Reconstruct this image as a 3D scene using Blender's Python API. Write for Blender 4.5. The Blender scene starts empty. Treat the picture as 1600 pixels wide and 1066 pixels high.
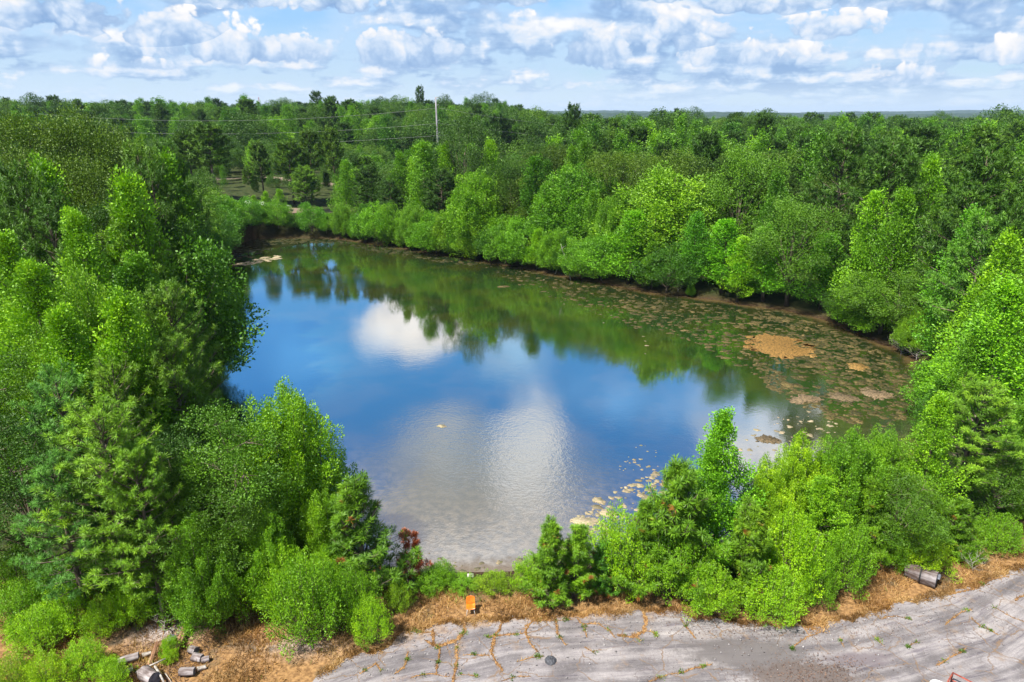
import bpy, math
import numpy as np
from mathutils import Vector
R = math.radians
C = bpy.context.scene.collection
scene = bpy.context.scene

# ------------------------------------------------------------------ camera, sky, sun, exposure
CAM_Z = 25.0
PITCH = R(18.5)
FPX = 1600 * 24 / 36
cam_d = bpy.data.cameras.new("camera")
cam_d.lens = 24; cam_d.sensor_width = 36; cam_d.sensor_fit = 'HORIZONTAL'
cam_d.clip_start = 0.5; cam_d.clip_end = 30000
cam = bpy.data.objects.new("camera", cam_d)
C.objects.link(cam)
cam.location = (0, 0, CAM_Z)
cam.rotation_euler = (R(90) - PITCH, 0, 0)
scene.camera = cam
scene.view_settings.view_transform = 'Standard'
scene.view_settings.look = 'None'
scene.view_settings.exposure = 1.05
scene.view_settings.gamma = 1.0
scene.render.engine = 'CYCLES'
cy = scene.cycles
cy.max_bounces = 6; cy.diffuse_bounces = 3; cy.glossy_bounces = 2; cy.transmission_bounces = 3
cy.transparent_max_bounces = 4; cy.volume_bounces = 0
cy.caustics_reflective = False; cy.caustics_refractive = False
cy.use_denoising = True
cy.sample_clamp_indirect = 4.0

SUN_AZ, SUN_EL = R(232), R(58)      # compass azimuth clockwise from +Y: left and a little behind the camera
sl = bpy.data.lights.new("sun", 'SUN')
sl.energy = 5.0; sl.angle = R(2.5); sl.color = (1.0, 0.95, 0.86)
so = bpy.data.objects.new("sun", sl); C.objects.link(so)
sd = Vector((math.sin(SUN_AZ) * math.cos(SUN_EL), math.cos(SUN_AZ) * math.cos(SUN_EL), math.sin(SUN_EL)))
so.rotation_euler = sd.to_track_quat('Z', 'Y').to_euler()
so.location = (-40, -40, 80)

def ray(px, py):
    u = (px - 800) / FPX; v = (533 - py) / FPX
    c, s = math.cos(PITCH), math.sin(PITCH)
    return Vector((u, c + v * s, v * c - s))
def at(px, py, z=0.0):
    d = ray(px, py); t = (z - CAM_Z) / d.z
    return Vector((d.x * t, d.y * t, z))
def at_y(px, py, Y):
    d = ray(px, py); t = Y / d.y
    return Vector((d.x * t, Y, CAM_Z + d.z * t)), t
def project(x, y, z):
    c, s = math.cos(PITCH), math.sin(PITCH)
    dz = z - CAM_Z
    f = y * c - dz * s; u = y * s + dz * c
    return 800 + FPX * x / f, 533 - FPX * u / f

# ------------------------------------------------------------------ small node language
class NT:
    def __init__(s, tree): s.t = tree; s.n = tree.nodes; s.l = tree.links
    def node(s, typ, **kw):
        n = s.n.new(typ)
        for k, v in kw.items():
            setattr(n, k, v)
        return n
    def put(s, sock, v):
        if isinstance(v, bpy.types.NodeSocket): s.l.new(v, sock)
        elif v is not None:
            if isinstance(v, (tuple, list)) and sock.type == 'RGBA' and len(v) == 3: v = (*v, 1)
            sock.default_value = v
    def m(s, op, a, b=None, c=None, clamp=False):
        n = s.node('ShaderNodeMath', operation=op); n.use_clamp = clamp
        s.put(n.inputs[0], a)
        if b is not None: s.put(n.inputs[1], b)
        if c is not None: s.put(n.inputs[2], c)
        return n.outputs[0]
    def vm(s, op, a, b=None):
        n = s.node('ShaderNodeVectorMath', operation=op)
        s.put(n.inputs[0], a)
        if b is not None: s.put(n.inputs[1], b)
        return n.outputs[0]
    def ss(s, x, a, b, lo=0.0, hi=1.0):
        n = s.node('ShaderNodeMapRange', interpolation_type='SMOOTHSTEP')
        s.put(n.inputs[0], x); s.put(n.inputs[1], a); s.put(n.inputs[2], b); s.put(n.inputs[3], lo); s.put(n.inputs[4], hi)
        return n.outputs[0]
    def lin(s, x, a, b, lo=0.0, hi=1.0):
        n = s.node('ShaderNodeMapRange'); n.clamp = True
        s.put(n.inputs[0], x); s.put(n.inputs[1], a); s.put(n.inputs[2], b); s.put(n.inputs[3], lo); s.put(n.inputs[4], hi)
        return n.outputs[0]
    def mix(s, f, a, b, mode='MIX'):
        n = s.node('ShaderNodeMix', data_type='RGBA', blend_type=mode)
        s.put(n.inputs[0], f); s.put(n.inputs[6], a); s.put(n.inputs[7], b)
        return n.outputs[2]
    def noise(s, vec, scale, detail=3, rough=0.5, out=0, lac=2.0, dist=0.0):
        n = s.node('ShaderNodeTexNoise')
        s.put(n.inputs['Vector'], vec); s.put(n.inputs['Scale'], scale); s.put(n.inputs['Detail'], detail)
        s.put(n.inputs['Roughness'], rough); s.put(n.inputs['Lacunarity'], lac); s.put(n.inputs['Distortion'], dist)
        return n.outputs[out]
    def voro(s, vec, scale, feature='F1', out='Distance', rand=1.0):
        n = s.node('ShaderNodeTexVoronoi', feature=feature)
        s.put(n.inputs['Vector'], vec); s.put(n.inputs['Scale'], scale); s.put(n.inputs['Randomness'], rand)
        return n.outputs[out]
    def xyz(s, x, y, z):
        n = s.node('ShaderNodeCombineXYZ'); s.put(n.inputs[0], x); s.put(n.inputs[1], y); s.put(n.inputs[2], z)
        return n.outputs[0]
    def sep(s, v):
        n = s.node('ShaderNodeSeparateXYZ'); s.put(n.inputs[0], v); return n.outputs
    def ramp(s, f, stops):
        n = s.node('ShaderNodeValToRGB'); e = n.color_ramp.elements
        while len(e) < len(stops): e.new(0.5)
        for i, (p, c) in enumerate(stops):
            e[i].position = p; e[i].color = (*c, 1)
        s.put(n.inputs[0], f); return n.outputs[0]
    def attr(s, name, out=2):
        n = s.node('ShaderNodeAttribute'); n.attribute_name = name; return n.outputs[out]
    def bump(s, h, strength, dist=0.05, normal=None):
        n = s.node('ShaderNodeBump'); s.put(n.inputs['Strength'], strength); s.put(n.inputs['Distance'], dist)
        s.put(n.inputs['Height'], h)
        if normal is not None: s.put(n.inputs['Normal'], normal)
        return n.outputs[0]

# ------------------------------------------------------------------ world: physical sky under broken cumulus
def build_world():
    w = bpy.data.worlds.new("World"); scene.world = w; w.use_nodes = True
    t = NT(w.node_tree); t.n.clear()
    sky = t.node('ShaderNodeTexSky', sky_type='NISHITA'); sky.sun_disc = False
    sky.sun_elevation = SUN_EL; sky.sun_rotation = SUN_AZ
    sky.air_density = 1.0; sky.dust_density = 1.0; sky.ozone_density = 2.0
    d = t.node('ShaderNodeTexCoord').outputs['Generated']
    X, Y, Z = t.sep(d)
    el = t.m('ARCSINE', Z)
    az = t.m('ARCTAN2', X, Y)
    zc = t.m('MAXIMUM', Z, 0.0)
    # clear-sky colour by elevation, in the units of the physical sky (x 0.1 at the end)
    grad = t.ramp(zc, [(0.0, (5.7, 7.2, 8.4)), (0.05, (4.5, 6.5, 8.3)), (0.12, (2.9, 5.5, 8.9)), (0.22, (1.5, 5.9, 13.2)),
                       (0.33, (0.8, 4.8, 12.2)), (0.45, (0.3, 3.0, 9.8)), (0.75, (0.4, 1.2, 3.4)), (1.0, (0.5, 1.2, 2.8))])
    base = t.mix(0.2, grad, sky.outputs[0])
    # visible cumulus bands: stretched towards the horizon
    v = t.m('LOGARITHM', t.m('ADD', zc, 0.035), math.e)
    # cauliflower bulges, two sizes
    wv = t.vm('MULTIPLY', t.vm('SUBTRACT', t.noise(t.xyz(az, el, 0.0), 16.0, 4, 0.6, out=1), (0.5, 0.5, 0.5)), (0.05, 0.03, 0))
    ae = t.vm('ADD', t.xyz(az, el, 0.0), wv)
    fl = t.m('ADD', 1.0, t.ss(zc, 0.02, 0.09, 1.3, 0.0))
    def bulge(sc, de):
        a_, e_, _ = t.sep(ae)
        return t.m('SUBTRACT', 1.0, t.voro(t.xyz(a_, t.m('MULTIPLY', t.m('ADD', e_, de), t.m('MULTIPLY', fl, 1.35)), 0.0), sc))
    b1, b2, b3 = bulge(24.0, 0), bulge(55.0, 0), bulge(120.0, 0)
    bulges = t.m('ADD', t.m('MULTIPLY', b1, 0.5), t.m('ADD', t.m('MULTIPLY', b2, 0.33), t.m('MULTIPLY', b3, 0.17)))
    def dens(dv, du=0.0):
        vv = t.m('ADD', v, dv)
        uu = t.m('ADD', az, du)
        n1 = t.noise(t.xyz(t.m('MULTIPLY', uu, 4.6), t.m('MULTIPLY', vv, 2.2), 5.3), 1.25, 4, 0.5)
        n2 = t.noise(t.xyz(t.m('MULTIPLY', uu, 13.0), t.m('MULTIPLY', vv, 3.2), 7.7), 1.0, 5, 0.55)
        k = t.ss(zc, 0.02, 0.10)
        return t.mix(k, t.m('ADD', t.m('MULTIPLY', n1, 0.4), t.m('MULTIPLY', n2, 0.6)), t.m('ADD', t.m('MULTIPLY', n1, 0.8), t.m('MULTIPLY', n2, 0.2)))
    n0 = dens(0.0); nu = dens(0.16, -0.01)
    puff = t.noise(t.xyz(t.m('MULTIPLY', az, 42.0), t.m('MULTIPLY', el, 55.0), 1.1), 1.0, 6, 0.65)
    # one big separate cumulus head, in the sky behind the pole, and blue gaps beside it
    def blob(a0, e0, sa, se, warp=0.35, ns=9.0):
        wn = t.m('ADD', t.m('SUBTRACT', t.noise(t.xyz(t.m('MULTIPLY', az, ns), t.m('MULTIPLY', el, ns * 1.3), a0 * 7 + 3), 1.0, 7, 0.6), 0.5), t.m('MULTIPLY', t.m('SUBTRACT', bulges, 0.6), -0.25))
        a = t.m('DIVIDE', t.m('SUBTRACT', az, a0), sa); e = t.m('DIVIDE', t.m('SUBTRACT', el, e0), se)
        r = t.m('ADD', t.m('MULTIPLY', a, a), t.m('MULTIPLY', e, e))
        g = t.m('EXPONENT', t.m('MULTIPLY', r, -1.0))
        return t.m('SUBTRACT', g, t.m('MULTIPLY', t.m('MULTIPLY', wn, t.m('MINIMUM', 1.0, t.m('MULTIPLY', g, 3.5))), -warp * 3))
    # the cumulus heads: flat dark bases, heaped white tops
    D = None
    edge_n = t.m('ADD', t.m('MULTIPLY', t.m('SUBTRACT', bulges, 0.62), 1.15), t.m('MULTIPLY', t.m('SUBTRACT', puff, 0.5), 0.55))
    for (px, py, rx_, ry_, am) in CUMULUS:
        a0 = (px - 800) / FPX; e0 = (172 - py) / FPX * 0.93; sa = rx_ / FPX; se = ry_ / FPX
        a = t.m('DIVIDE', t.m('SUBTRACT', az, a0), sa); e = t.m('DIVIDE', t.m('SUBTRACT', el, e0), se)
        eb = t.m('MULTIPLY', t.m('MINIMUM', e, 0.0), 2.0); et = t.m('MAXIMUM', e, 0.0)
        r = t.m('ADD', t.m('MULTIPLY', a, a), t.m('ADD', t.m('MULTIPLY', eb, eb), t.m('MULTIPLY', et, et)))
        g = t.m('MULTIPLY', t.m('EXPONENT', t.m('MULTIPLY', r, -0.8)), am)
        up = t.m('MULTIPLY', t.m('ADD', e, 0.1), 1.0)
        if D is None: D, U = g, up
        else:
            w_ = t.m('GREATER_THAN', g, D)
            U = t.m('ADD', t.m('MULTIPLY', w_, up), t.m('MULTIPLY', t.m('SUBTRACT', 1.0, w_), U)); D = t.m('MAXIMUM', D, g)
    dd = t.m('ADD', D, t.m('MULTIPLY', edge_n, t.m('MINIMUM', 1.0, t.m('MULTIPLY', D, 2.2))))
    cmask = t.ss(dd, 0.36, 0.52)
    clit = t.m('ADD', t.m('MULTIPLY', U, 0.42), t.m('ADD', 0.50, t.m('MULTIPLY', edge_n, 1.1)), clamp=True)
    inband = t.ss(zc, 0.150, 0.20, 1.0, 0.0)
    cover = t.ss(az, -0.7, 0.5, -0.02, 0.04)
    vis = t.m('ADD', t.m('ADD', n0, cover), t.m('MULTIPLY', edge_n, 0.12))
    mask = t.m('MULTIPLY', t.ss(vis, 0.46, 0.54), inband)
    mask = t.m('MULTIPLY', mask, t.ss(zc, 0.0, 0.045, 0.15, 0.85))
    lit = t.m('ADD', t.m('MULTIPLY', t.m('SUBTRACT', n0, nu), 4.5), t.m('ADD', 0.42, t.m('MULTIPLY', edge_n, 1.0)), clamp=True)
    stops = [(0.0, (2.2, 3.6, 6.0)), (0.28, (3.6, 5.0, 7.1)), (0.50, (5.6, 6.6, 8.0)), (0.72, (7.6, 7.7, 8.0)), (1.0, (9.0, 8.7, 8.5))]
    veil = t.m('MULTIPLY', t.ss(n0, 0.34, 0.50), t.m('MULTIPLY', inband, 0.55))
    base = t.mix(veil, base, (5.0, 6.4, 8.2))
    col = t.mix(mask, base, t.ramp(lit, stops))
    hz = t.m('MULTIPLY', cmask, t.ss(zc, 0.0, 0.05, 0.3, 1.0))
    col = t.mix(hz, col, t.ramp(clit, stops))
    col = t.mix(t.ss(zc, 0.0, 0.06, 0.45, 0.0), col, (6.6, 7.6, 8.4))
    # higher clouds, the ones the pond mirrors
    for (px, py, rx, ry, br, wp, lo, hi) in REFLECTED:
        r = ray(px, py).normalized(); r.z = -r.z
        a0 = math.atan2(r.x, r.y); e0 = math.asin(r.z)
        r2 = ray(px + rx, py).normalized(); sa = abs(math.atan2(r2.x, r2.y) - a0)
        r3 = ray(px, py + ry).normalized(); se = abs(math.asin(-r3.z) - e0)
        b = blob(a0, e0, sa, se, wp, 10.0)
        br = tuple(1.33 * k for k in br)
        pf = t.noise(t.xyz(t.m('MULTIPLY', az, 22.0), t.m('MULTIPLY', el, 26.0), 4.4), 1.0, 5, 0.6)
        bc = t.mix(1.0, br, t.ramp(pf, [(0.3, (0.72, 0.74, 0.8)), (0.62, (1.1, 1.08, 1.05))]), 'MULTIPLY')
        col = t.mix(t.ss(b, lo, hi), col, bc)
    # unseen broken cloud overhead, added to whiten and fill the ambient light
    hn = t.noise(t.xyz(t.m('MULTIPLY', X, 2.2), t.m('MULTIPLY', Y, 2.2), 0.3), 1.3, 5, 0.55)
    hm = t.m('MULTIPLY', t.ss(hn, 0.36, 0.6), t.m('MAXIMUM', t.ss(zc, 0.60, 0.78), t.m('MULTIPLY', t.ss(Y, 0.1, -0.3), t.ss(zc, 0.15, 0.3))))
    col = t.mix(hm, col, (4.6, 4.7, 4.9))
    col = t.mix(t.ss(Z, -0.02, -0.001), (2.0, 2.6, 2.2), col)
    bg = t.node('ShaderNodeBackground'); t.put(bg.inputs[0], col); bg.inputs[1].default_value = SKY_STRENGTH
    o = t.node('ShaderNodeOutputWorld'); t.l.new(bg.outputs[0], o.inputs[0])
SKY_STRENGTH = 0.059
# heads of cumulus low over the horizon: direction as px, py of the photograph's frame, half sizes, strength
CUMULUS = [(655, 88, 96, 46, 1.1), (560, 20, 70, 30, 1.0), (430, 88, 150, 36, 0.95), (345, 70, 90, 40, 1.0), (215, 52, 120, 44, 1.05), (60, 38, 110, 46, 1.05), (110, 78, 70, 24, 0.85),
           (420, 14, 150, 30, 1.0), (770, 8, 120, 26, 0.95), (915, 85, 62, 52, 1.0), (1035, 62, 95, 42, 1.0), (1140, 22, 120, 34, 1.05), (1250, 16, 130, 34, 1.0), (1390, 24, 120, 40, 1.1), (1535, 55, 100, 40, 1.0),
           (1320, 128, 60, 24, 0.85), (1130, 95, 120, 30, 0.8), (1450, 100, 130, 24, 0.8), (1020, 8, 90, 22, 0.9), (1590, 108, 70, 26, 0.8), (300, 110, 90, 16, 0.7), (20, 118, 60, 16, 0.7), (720, 122, 90, 16, 0.6),
           (1230, 60, 80, 30, 0.85), (820, 60, 60, 60, 0.5), (1500, 8, 90, 24, 0.9)]
# where the pond shows them, as seen from the camera: px, py, half width, half height, brightness, raggedness, soft edges
REFLECTED = [
    (745, 800, 175, 120, (3.9, 4.0, 4.3), 0.42, 0.05, 0.75),
    (825, 705, 62, 85, (9.0, 9.2, 9.6), 0.45, 0.12, 0.8),
    (690, 690, 80, 45, (5.2, 5.6, 6.4), 0.45, 0.15, 1.1),
    (770, 880, 200, 45, (7.0, 7.2, 7.6), 0.40, 0.10, 0.9),
    (652, 500, 92, 58, (10.5, 10.5, 10.6), 0.42, 0.22, 0.58),
    (1215, 672, 125, 85, (9.6, 9.7, 10.0), 0.40, 0.16, 0.60),
    (1150, 640, 90, 50, (4.6, 6.4, 9.2), 0.45, 0.10, 1.0),
    (800, 540, 60, 60, (3.4, 6.2, 9.8), 0.40, 0.10, 1.2),
    (985, 620, 200, 50, (1.6, 4.4, 9.4), 0.45, 0.10, 1.3),
    (480, 560, 120, 60, (1.4, 5.0, 10.4), 0.45, 0.10, 1.3),
]
build_world()
# ------------------------------------------------------------------ mesh helpers
def tag(o, label=None, cat=None, group=None, kind=None):
    if label: o['label'] = label
    if cat: o['category'] = cat
    if group: o['group'] = group
    if kind: o['kind'] = kind
    return o
def empty(name, loc, rz=0.0, scale=(1, 1, 1)):
    o = bpy.data.objects.new(name, None); C.objects.link(o)
    o.location = loc; o.rotation_euler = (0, 0, rz); o.scale = scale
    o.empty_display_size = 0.3
    return o
def obj(name, me, parent=None):
    o = bpy.data.objects.new(name, me); C.objects.link(o)
    if parent is not None: o.parent = parent
    return o

class MB:
    """collects vertices and faces, with one float per vertex called tint"""
    def __init__(s): s.v = []; s.f = []; s.n = 0; s.q = []; s.t = []
    def add(s, v, faces, tint=0.5):
        v = np.asarray(v, float)
        off = s.n
        s.v.append(v); s.n += len(v)
        s.t.append(np.full(len(v), tint) if np.isscalar(tint) else np.asarray(tint, float))
        for f in faces: s.f.append([i + off for i in f])
    def quads(s, v4, tint):
        """v4: (N,4,3) loose quads"""
        N = len(v4)
        if not N: return
        s.q.append((s.n, N)); s.v.append(v4.reshape(-1, 3)); s.n += 4 * N
        s.t.append(np.repeat(tint, 4))
    def mesh(s, name, mat, smooth=False):
        me = bpy.data.meshes.new(name)
        v = np.concatenate(s.v) if s.v else np.zeros((0, 3))
        me.vertices.add(len(v)); me.vertices.foreach_set('co', v.astype(np.float32).ravel())
        loops = []; starts = []; c = 0
        if s.f:
            tot = np.array([len(f) for f in s.f]); loops.append(np.concatenate([np.array(f) for f in s.f]))
            starts.append(np.concatenate([[0], np.cumsum(tot)[:-1]])); c = int(tot.sum())
        for off, N in s.q:
            loops.append(np.arange(off, off + 4 * N)); starts.append(c + 4 * np.arange(N)); c += 4 * N
        if loops:
            L = np.concatenate(loops).astype(np.int32); S = np.concatenate(starts).astype(np.int32)
            me.loops.add(len(L)); me.loops.foreach_set('vertex_index', L)
            me.polygons.add(len(S)); me.polygons.foreach_set('loop_start', S)
        if smooth: me.polygons.foreach_set('use_smooth', np.ones(len(me.polygons), bool))
        me.update(calc_edges=True)
        a = me.attributes.new('tint', 'FLOAT', 'POINT')
        a.data.foreach_set('value', np.concatenate(s.t).astype(np.float32))
        if mat: me.materials.append(mat)
        return me
    def box(s, c, size, rot=None, tint=0.5, bevel=0.0):
        x, y, z = [k / 2 for k in size]; b = min(bevel, min(x, y, z) * 0.8)
        if b <= 0:
            P = np.array([(i, j, k) for k in (-z, z) for j in (-y, y) for i in (-x, x)])
            F = [(0, 2, 3, 1), (4, 5, 7, 6), (0, 1, 5, 4), (2, 6, 7, 3), (0, 4, 6, 2), (1, 3, 7, 5)]
        else:
            P = []
            for k in (-1, 1):
                for (ax, ay) in ((x - b, y), (-(x - b), y), (-x, y - b), (-x, -(y - b)), (-(x - b), -y), (x - b, -y), (x, -(y - b)), (x, y - b)):
                    P.append((ax, ay, k * (z - b)))
            for k in (-1, 1):
                for (ax, ay) in ((x - b, y - b), (-(x - b), y - b), (-(x - b), -(y - b)), (x - b, -(y - b))):
                    P.append((ax, ay, k * z))
            P = np.array(P)
            F = [(i, (i + 1) % 8, 8 + (i + 1) % 8, 8 + i) for i in range(8)]
            for k, o8, o4 in ((0, 0, 16), (1, 8, 20)):
                F.append(tuple(o4 + j for j in range(4)))
                cn = [(0, 7), (1, 2), (3, 4), (5, 6)]
                # corner quads/triangles between the rim and the cap
                F.append((o8 + 0, o8 + 1, o4 + 1, o4 + 0)); F.append((o8 + 2, o8 + 3, o4 + 2, o4 + 1))
                F.append((o8 + 4, o8 + 5, o4 + 3, o4 + 2)); F.append((o8 + 6, o8 + 7, o4 + 0, o4 + 3))
                F.append((o8 + 1, o8 + 2, o4 + 1)); F.append((o8 + 3, o8 + 4, o4 + 2)); F.append((o8 + 5, o8 + 6, o4 + 3)); F.append((o8 + 7, o8 + 0, o4 + 0))
        if rot is not None: P = P @ np.array(rot.to_matrix() if hasattr(rot, 'to_matrix') else rot).T
        s.add(P + np.array(c), F, tint)
    def tube(s, pts, radii, sides=6, tint=0.5, caps=True, wob=0.0, rng=None):
        pts = np.asarray(pts, float); n = len(pts)
        d = np.gradient(pts, axis=0); d /= np.linalg.norm(d, axis=1)[:, None] + 1e-9
        ref = np.array([0.0, 0, 1]) if abs(d[0][2]) < 0.9 else np.array([1.0, 0, 0])
        P = []
        a = np.linspace(0, 2 * math.pi, sides, endpoint=False)
        for i in range(n):
            u = np.cross(d[i], ref); u /= np.linalg.norm(u) + 1e-9; w = np.cross(d[i], u); ref = -w if False else ref
            r = radii[i] * (1 + (rng.uniform(-wob, wob, sides) if wob else 0))
            P.append(pts[i] + (np.cos(a) * r)[:, None] * u + (np.sin(a) * r)[:, None] * w)
        F = [(i * sides + j, i * sides + (j + 1) % sides, (i + 1) * sides + (j + 1) % sides, (i + 1) * sides + j) for i in range(n - 1) for j in range(sides)]
        if caps:
            F.append(tuple(range(sides))[::-1]); F.append(tuple((n - 1) * sides + j for j in range(sides)))
        s.add(np.concatenate(P), F, tint)

def unit(v): return v / (np.linalg.norm(v, axis=-1, keepdims=True) + 1e-9)

def leaf_quads(pos, d, nrm, L, W):
    """diamond leaves: pos (N,3) at the stalk, d direction, nrm rough normal"""
    side = unit(np.cross(d, nrm))
    L = L[:, None]; W = W[:, None]
    mid = pos + d * L * 0.45
    return np.stack([pos, mid + side * W * 0.5, pos + d * L, mid - side * W * 0.5], axis=1)

def clumps(mb, rng, cen, axis, rad, k, ll, lw, elong=1.3, up=0.6, tvar=0.42, tbase=None, shell=0.55):
    """k leaves round each centre: an ellipsoidal tuft of leaves stretched along its axis"""
    cen = np.asarray(cen); axis = unit(np.asarray(axis)); rad = np.asarray(rad); n = len(cen)
    if not n: return
    o = unit(rng.normal(size=(n, k, 3))) * (shell + (1 - shell) * rng.random((n, k, 1))) ** 0.8
    al = (o * axis[:, None, :]).sum(-1, keepdims=True)
    off = (o + axis[:, None, :] * al * (elong - 1)) * rad[:, None, None]
    pos = cen[:, None, :] + off
    d = unit(unit(off) * 0.8 + axis[:, None, :] * 0.45 + rng.normal(size=(n, k, 3)) * 0.45)
    nr = unit(unit(off) * 1.0 + np.array([0, 0, up * 0.7]) + rng.normal(size=(n, k, 3)) * 0.42)
    L = ll * rng.uniform(0.65, 1.25, (n, k)); W = lw * rng.uniform(0.7, 1.2, (n, k))
    t = (tbase if tbase is not None else rng.random(n))[:, None] * (1 - tvar) + rng.random((n, k)) * tvar
    mb.quads(leaf_quads(pos.reshape(-1, 3), d.reshape(-1, 3), nr.reshape(-1, 3), L.ravel(), W.ravel()), t.ravel())

def tufts(mb, rng, cen, axis, k, ll, lw, spread=0.95, tbase=None, tvar=0.3):
    """needle brushes"""
    cen = np.asarray(cen); axis = unit(np.asarray(axis)); n = len(cen)
    if not n: return
    d = unit(axis[:, None, :] * 0.55 + unit(rng.normal(size=(n, k, 3))) * spread)
    pos = cen[:, None, :] + axis[:, None, :] * rng.uniform(-0.14, 0.10, (n, k, 1)) + d * 0.02
    nr = unit(d * 0.2 + np.array([0, 0, 0.9]) + axis[:, None, :] * 0.4 + rng.normal(size=(n, k, 3)) * 0.35)
    L = ll * rng.uniform(0.7, 1.15, (n, k)); W = np.full((n, k), lw)
    t = (tbase if tbase is not None else rng.random(n))[:, None] * (1 - tvar) + rng.random((n, k)) * tvar
    mb.quads(leaf_quads(pos.reshape(-1, 3), d.reshape(-1, 3), nr.reshape(-1, 3), L.ravel(), W.ravel()), t.ravel())

# ------------------------------------------------------------------ tree grammars (metres, base at z = 0)
def arc(p0, dirh, L, e0, e1, n=5):
    """points of a limb leaving p0 at elevation e0 and ending at elevation e1"""
    p = [np.array(p0, float)]; s = L / (n - 1)
    for i in range(n - 1):
        e = e0 + (e1 - e0) * i / max(1, n - 2)
        p.append(p[-1] + s * np.array([dirh[0] * math.cos(e), dirh[1] * math.cos(e), math.sin(e)]))
    return np.array(p)

def cone_tree(seed, H, Rr, q, base=0.10, power=0.85, nbr=46, e0=0.35, e1=0.95, ll=0.2, k=42, rad=0.36, bare=0.0):
    rng = np.random.default_rng(seed)
    tr, cr = MB(), MB()
    lean = rng.normal(0, 0.012, 2)
    tz = np.linspace(0, H * 0.97, 9)
    tp = np.stack([lean[0] * tz + 0.05 * np.sin(tz * .7 + seed), lean[1] * tz + 0.05 * np.cos(tz * .6), tz], 1)
    r0 = 0.011 * H + 0.03
    tr.tube(tp, r0 * (1 - tz / H) ** 0.8 + 0.012, 7, rng.random())
    cen, ax, rd, tb = [], [], [], []
    lob = rng.uniform(0.62, 1.25, 7)
    for i in range(nbr):
        f = base + (0.985 - base) * ((i + rng.random()) / nbr) ** 0.92
        az = i * 2.39996 + rng.normal(0, 0.25)
        prof = max(0.01, 1 - f) ** power * (0.55 + 0.45 * min(1, (f - base + 0.06) / 0.16))
        L = Rr * prof * lob[int((az % 6.2832) / 6.2832 * 7 + 2.3 * f * 3) % 7] * rng.uniform(0.75, 1.2) + 0.25
        dh = (math.cos(az), math.sin(az))
        p0 = [np.interp(f * H, tz, tp[:, 0]), np.interp(f * H, tz, tp[:, 1]), f * H]
        ee0 = e0 + 0.35 * f + rng.normal(0, 0.08)
        pts = arc(p0, dh, L, ee0, min(1.35, ee0 + (e1 - e0)), 5)
        if q > 0.35: tr.tube(pts, np.linspace(0.018 + L * 0.012, 0.008, 5), 4, rng.random(), caps=False)
        m = max(2, int(L * (1.9 if q > 0.4 else 1.6)))
        for j in range(m):
            s = 0.32 + 0.68 * ((j + 1) / m)
            idx = s * 4; a = min(3, int(idx)); pt = pts[a] + (pts[a + 1] - pts[a]) * (idx - a)
            lat = rng.normal(0, 0.15) * L * (1.25 - s)
            pt = pt + np.array([-dh[1] * lat, dh[0] * lat, rng.normal(0, 0.10)])
            cen.append(pt); up = 0.7 + 0.9 * f
            ax.append([dh[0] * 0.8, dh[1] * 0.8, up]); rd.append(rad * rng.uniform(0.7, 1.25) * (1.18 - 0.62 * f) * (0.75 + 0.4 * s)); tb.append(rng.random() * 0.7 + 0.3 * s * rng.random())
    for j in range(4):
        cen.append([tp[-1][0], tp[-1][1], H * (0.955 + 0.012 * j)]); ax.append([0, 0, 1]); rd.append(rad * (0.6 - 0.1 * j)); tb.append(0.9)
    clumps(cr, rng, cen, ax, rd, k, ll, ll * 0.72, 1.45, 0.55, tbase=np.array(tb))
    return tr, cr

def round_tree(seed, H, Rr, q, base=0.22, ll=0.17, k=46, rad=0.45, nlobe=24, squash=1.0):
    rng = np.random.default_rng(seed)
    tr, cr = MB(), MB()
    fork = H * (base + 0.10)
    tp = np.array([[0, 0, 0], [0.05, 0.02, fork * 0.5], [0.0, 0.06, fork], [0.1, 0.0, fork * 1.5], [0.0, 0.1, H * 0.72]])
    tr.tube(tp, [0.018 * H, 0.014 * H, 0.012 * H, 0.008 * H, 0.003 * H], 8, rng.random())
    cz = H * (1 + base) / 2; hz = H * (1 - base) / 2
    cen, ax, rd, tb = [], [], [], []
    for i in range(nlobe):
        g = (i + 0.5) / nlobe; ph = math.acos(1 - 1.72 * g); az = i * 2.39996 + rng.normal(0, 0.2)
        o = np.array([math.sin(ph) * math.cos(az), math.sin(ph) * math.sin(az), math.cos(ph)])
        rr = rng.uniform(0.55, 0.92)
        lr = Rr * rng.uniform(0.24, 0.40)
        lc = np.array([0, 0, cz]) + o * np.array([Rr, Rr, hz * squash]) * rr
        t0 = tp[2] if o[2] < 0.3 else tp[3]
        mid = (t0 + lc) / 2 + np.array([0, 0, 0.3]) + rng.normal(0, 0.2, 3)
        tr.tube(np.array([t0, (t0 + mid) / 2, mid, lc]), np.array([0.006, 0.0048, 0.0035, 0.0012]) * H, 5, rng.random(), caps=False)
        m = int((13 if q > 0.4 else 10) * (lr / (Rr * 0.35)) ** 2)
        tone = rng.random()
        for j in range(m):
            u = unit(rng.normal(size=3) + o * 0.55)
            p = lc + u * lr * rng.uniform(0.65, 1.08) * np.array([1, 1, 0.8])
            if q > 0.6 and j % 3 == 0: tr.tube(np.array([lc, (lc + p) / 2 + rng.normal(0, .08, 3), p]), [0.03, 0.018, 0.008], 4, 0.5, caps=False)
            cen.append(p); ax.append(u * 0.7 + np.array([0, 0, 0.5])); rd.append(rad * rng.uniform(0.65, 1.2) * Rr / 4.0); tb.append(tone * 0.45 + rng.random() * 0.55)
    clumps(cr, rng, cen, ax, rd, k, ll, ll * 0.7, 1.15, 0.7, tbase=np.array(tb))
    return tr, cr

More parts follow.
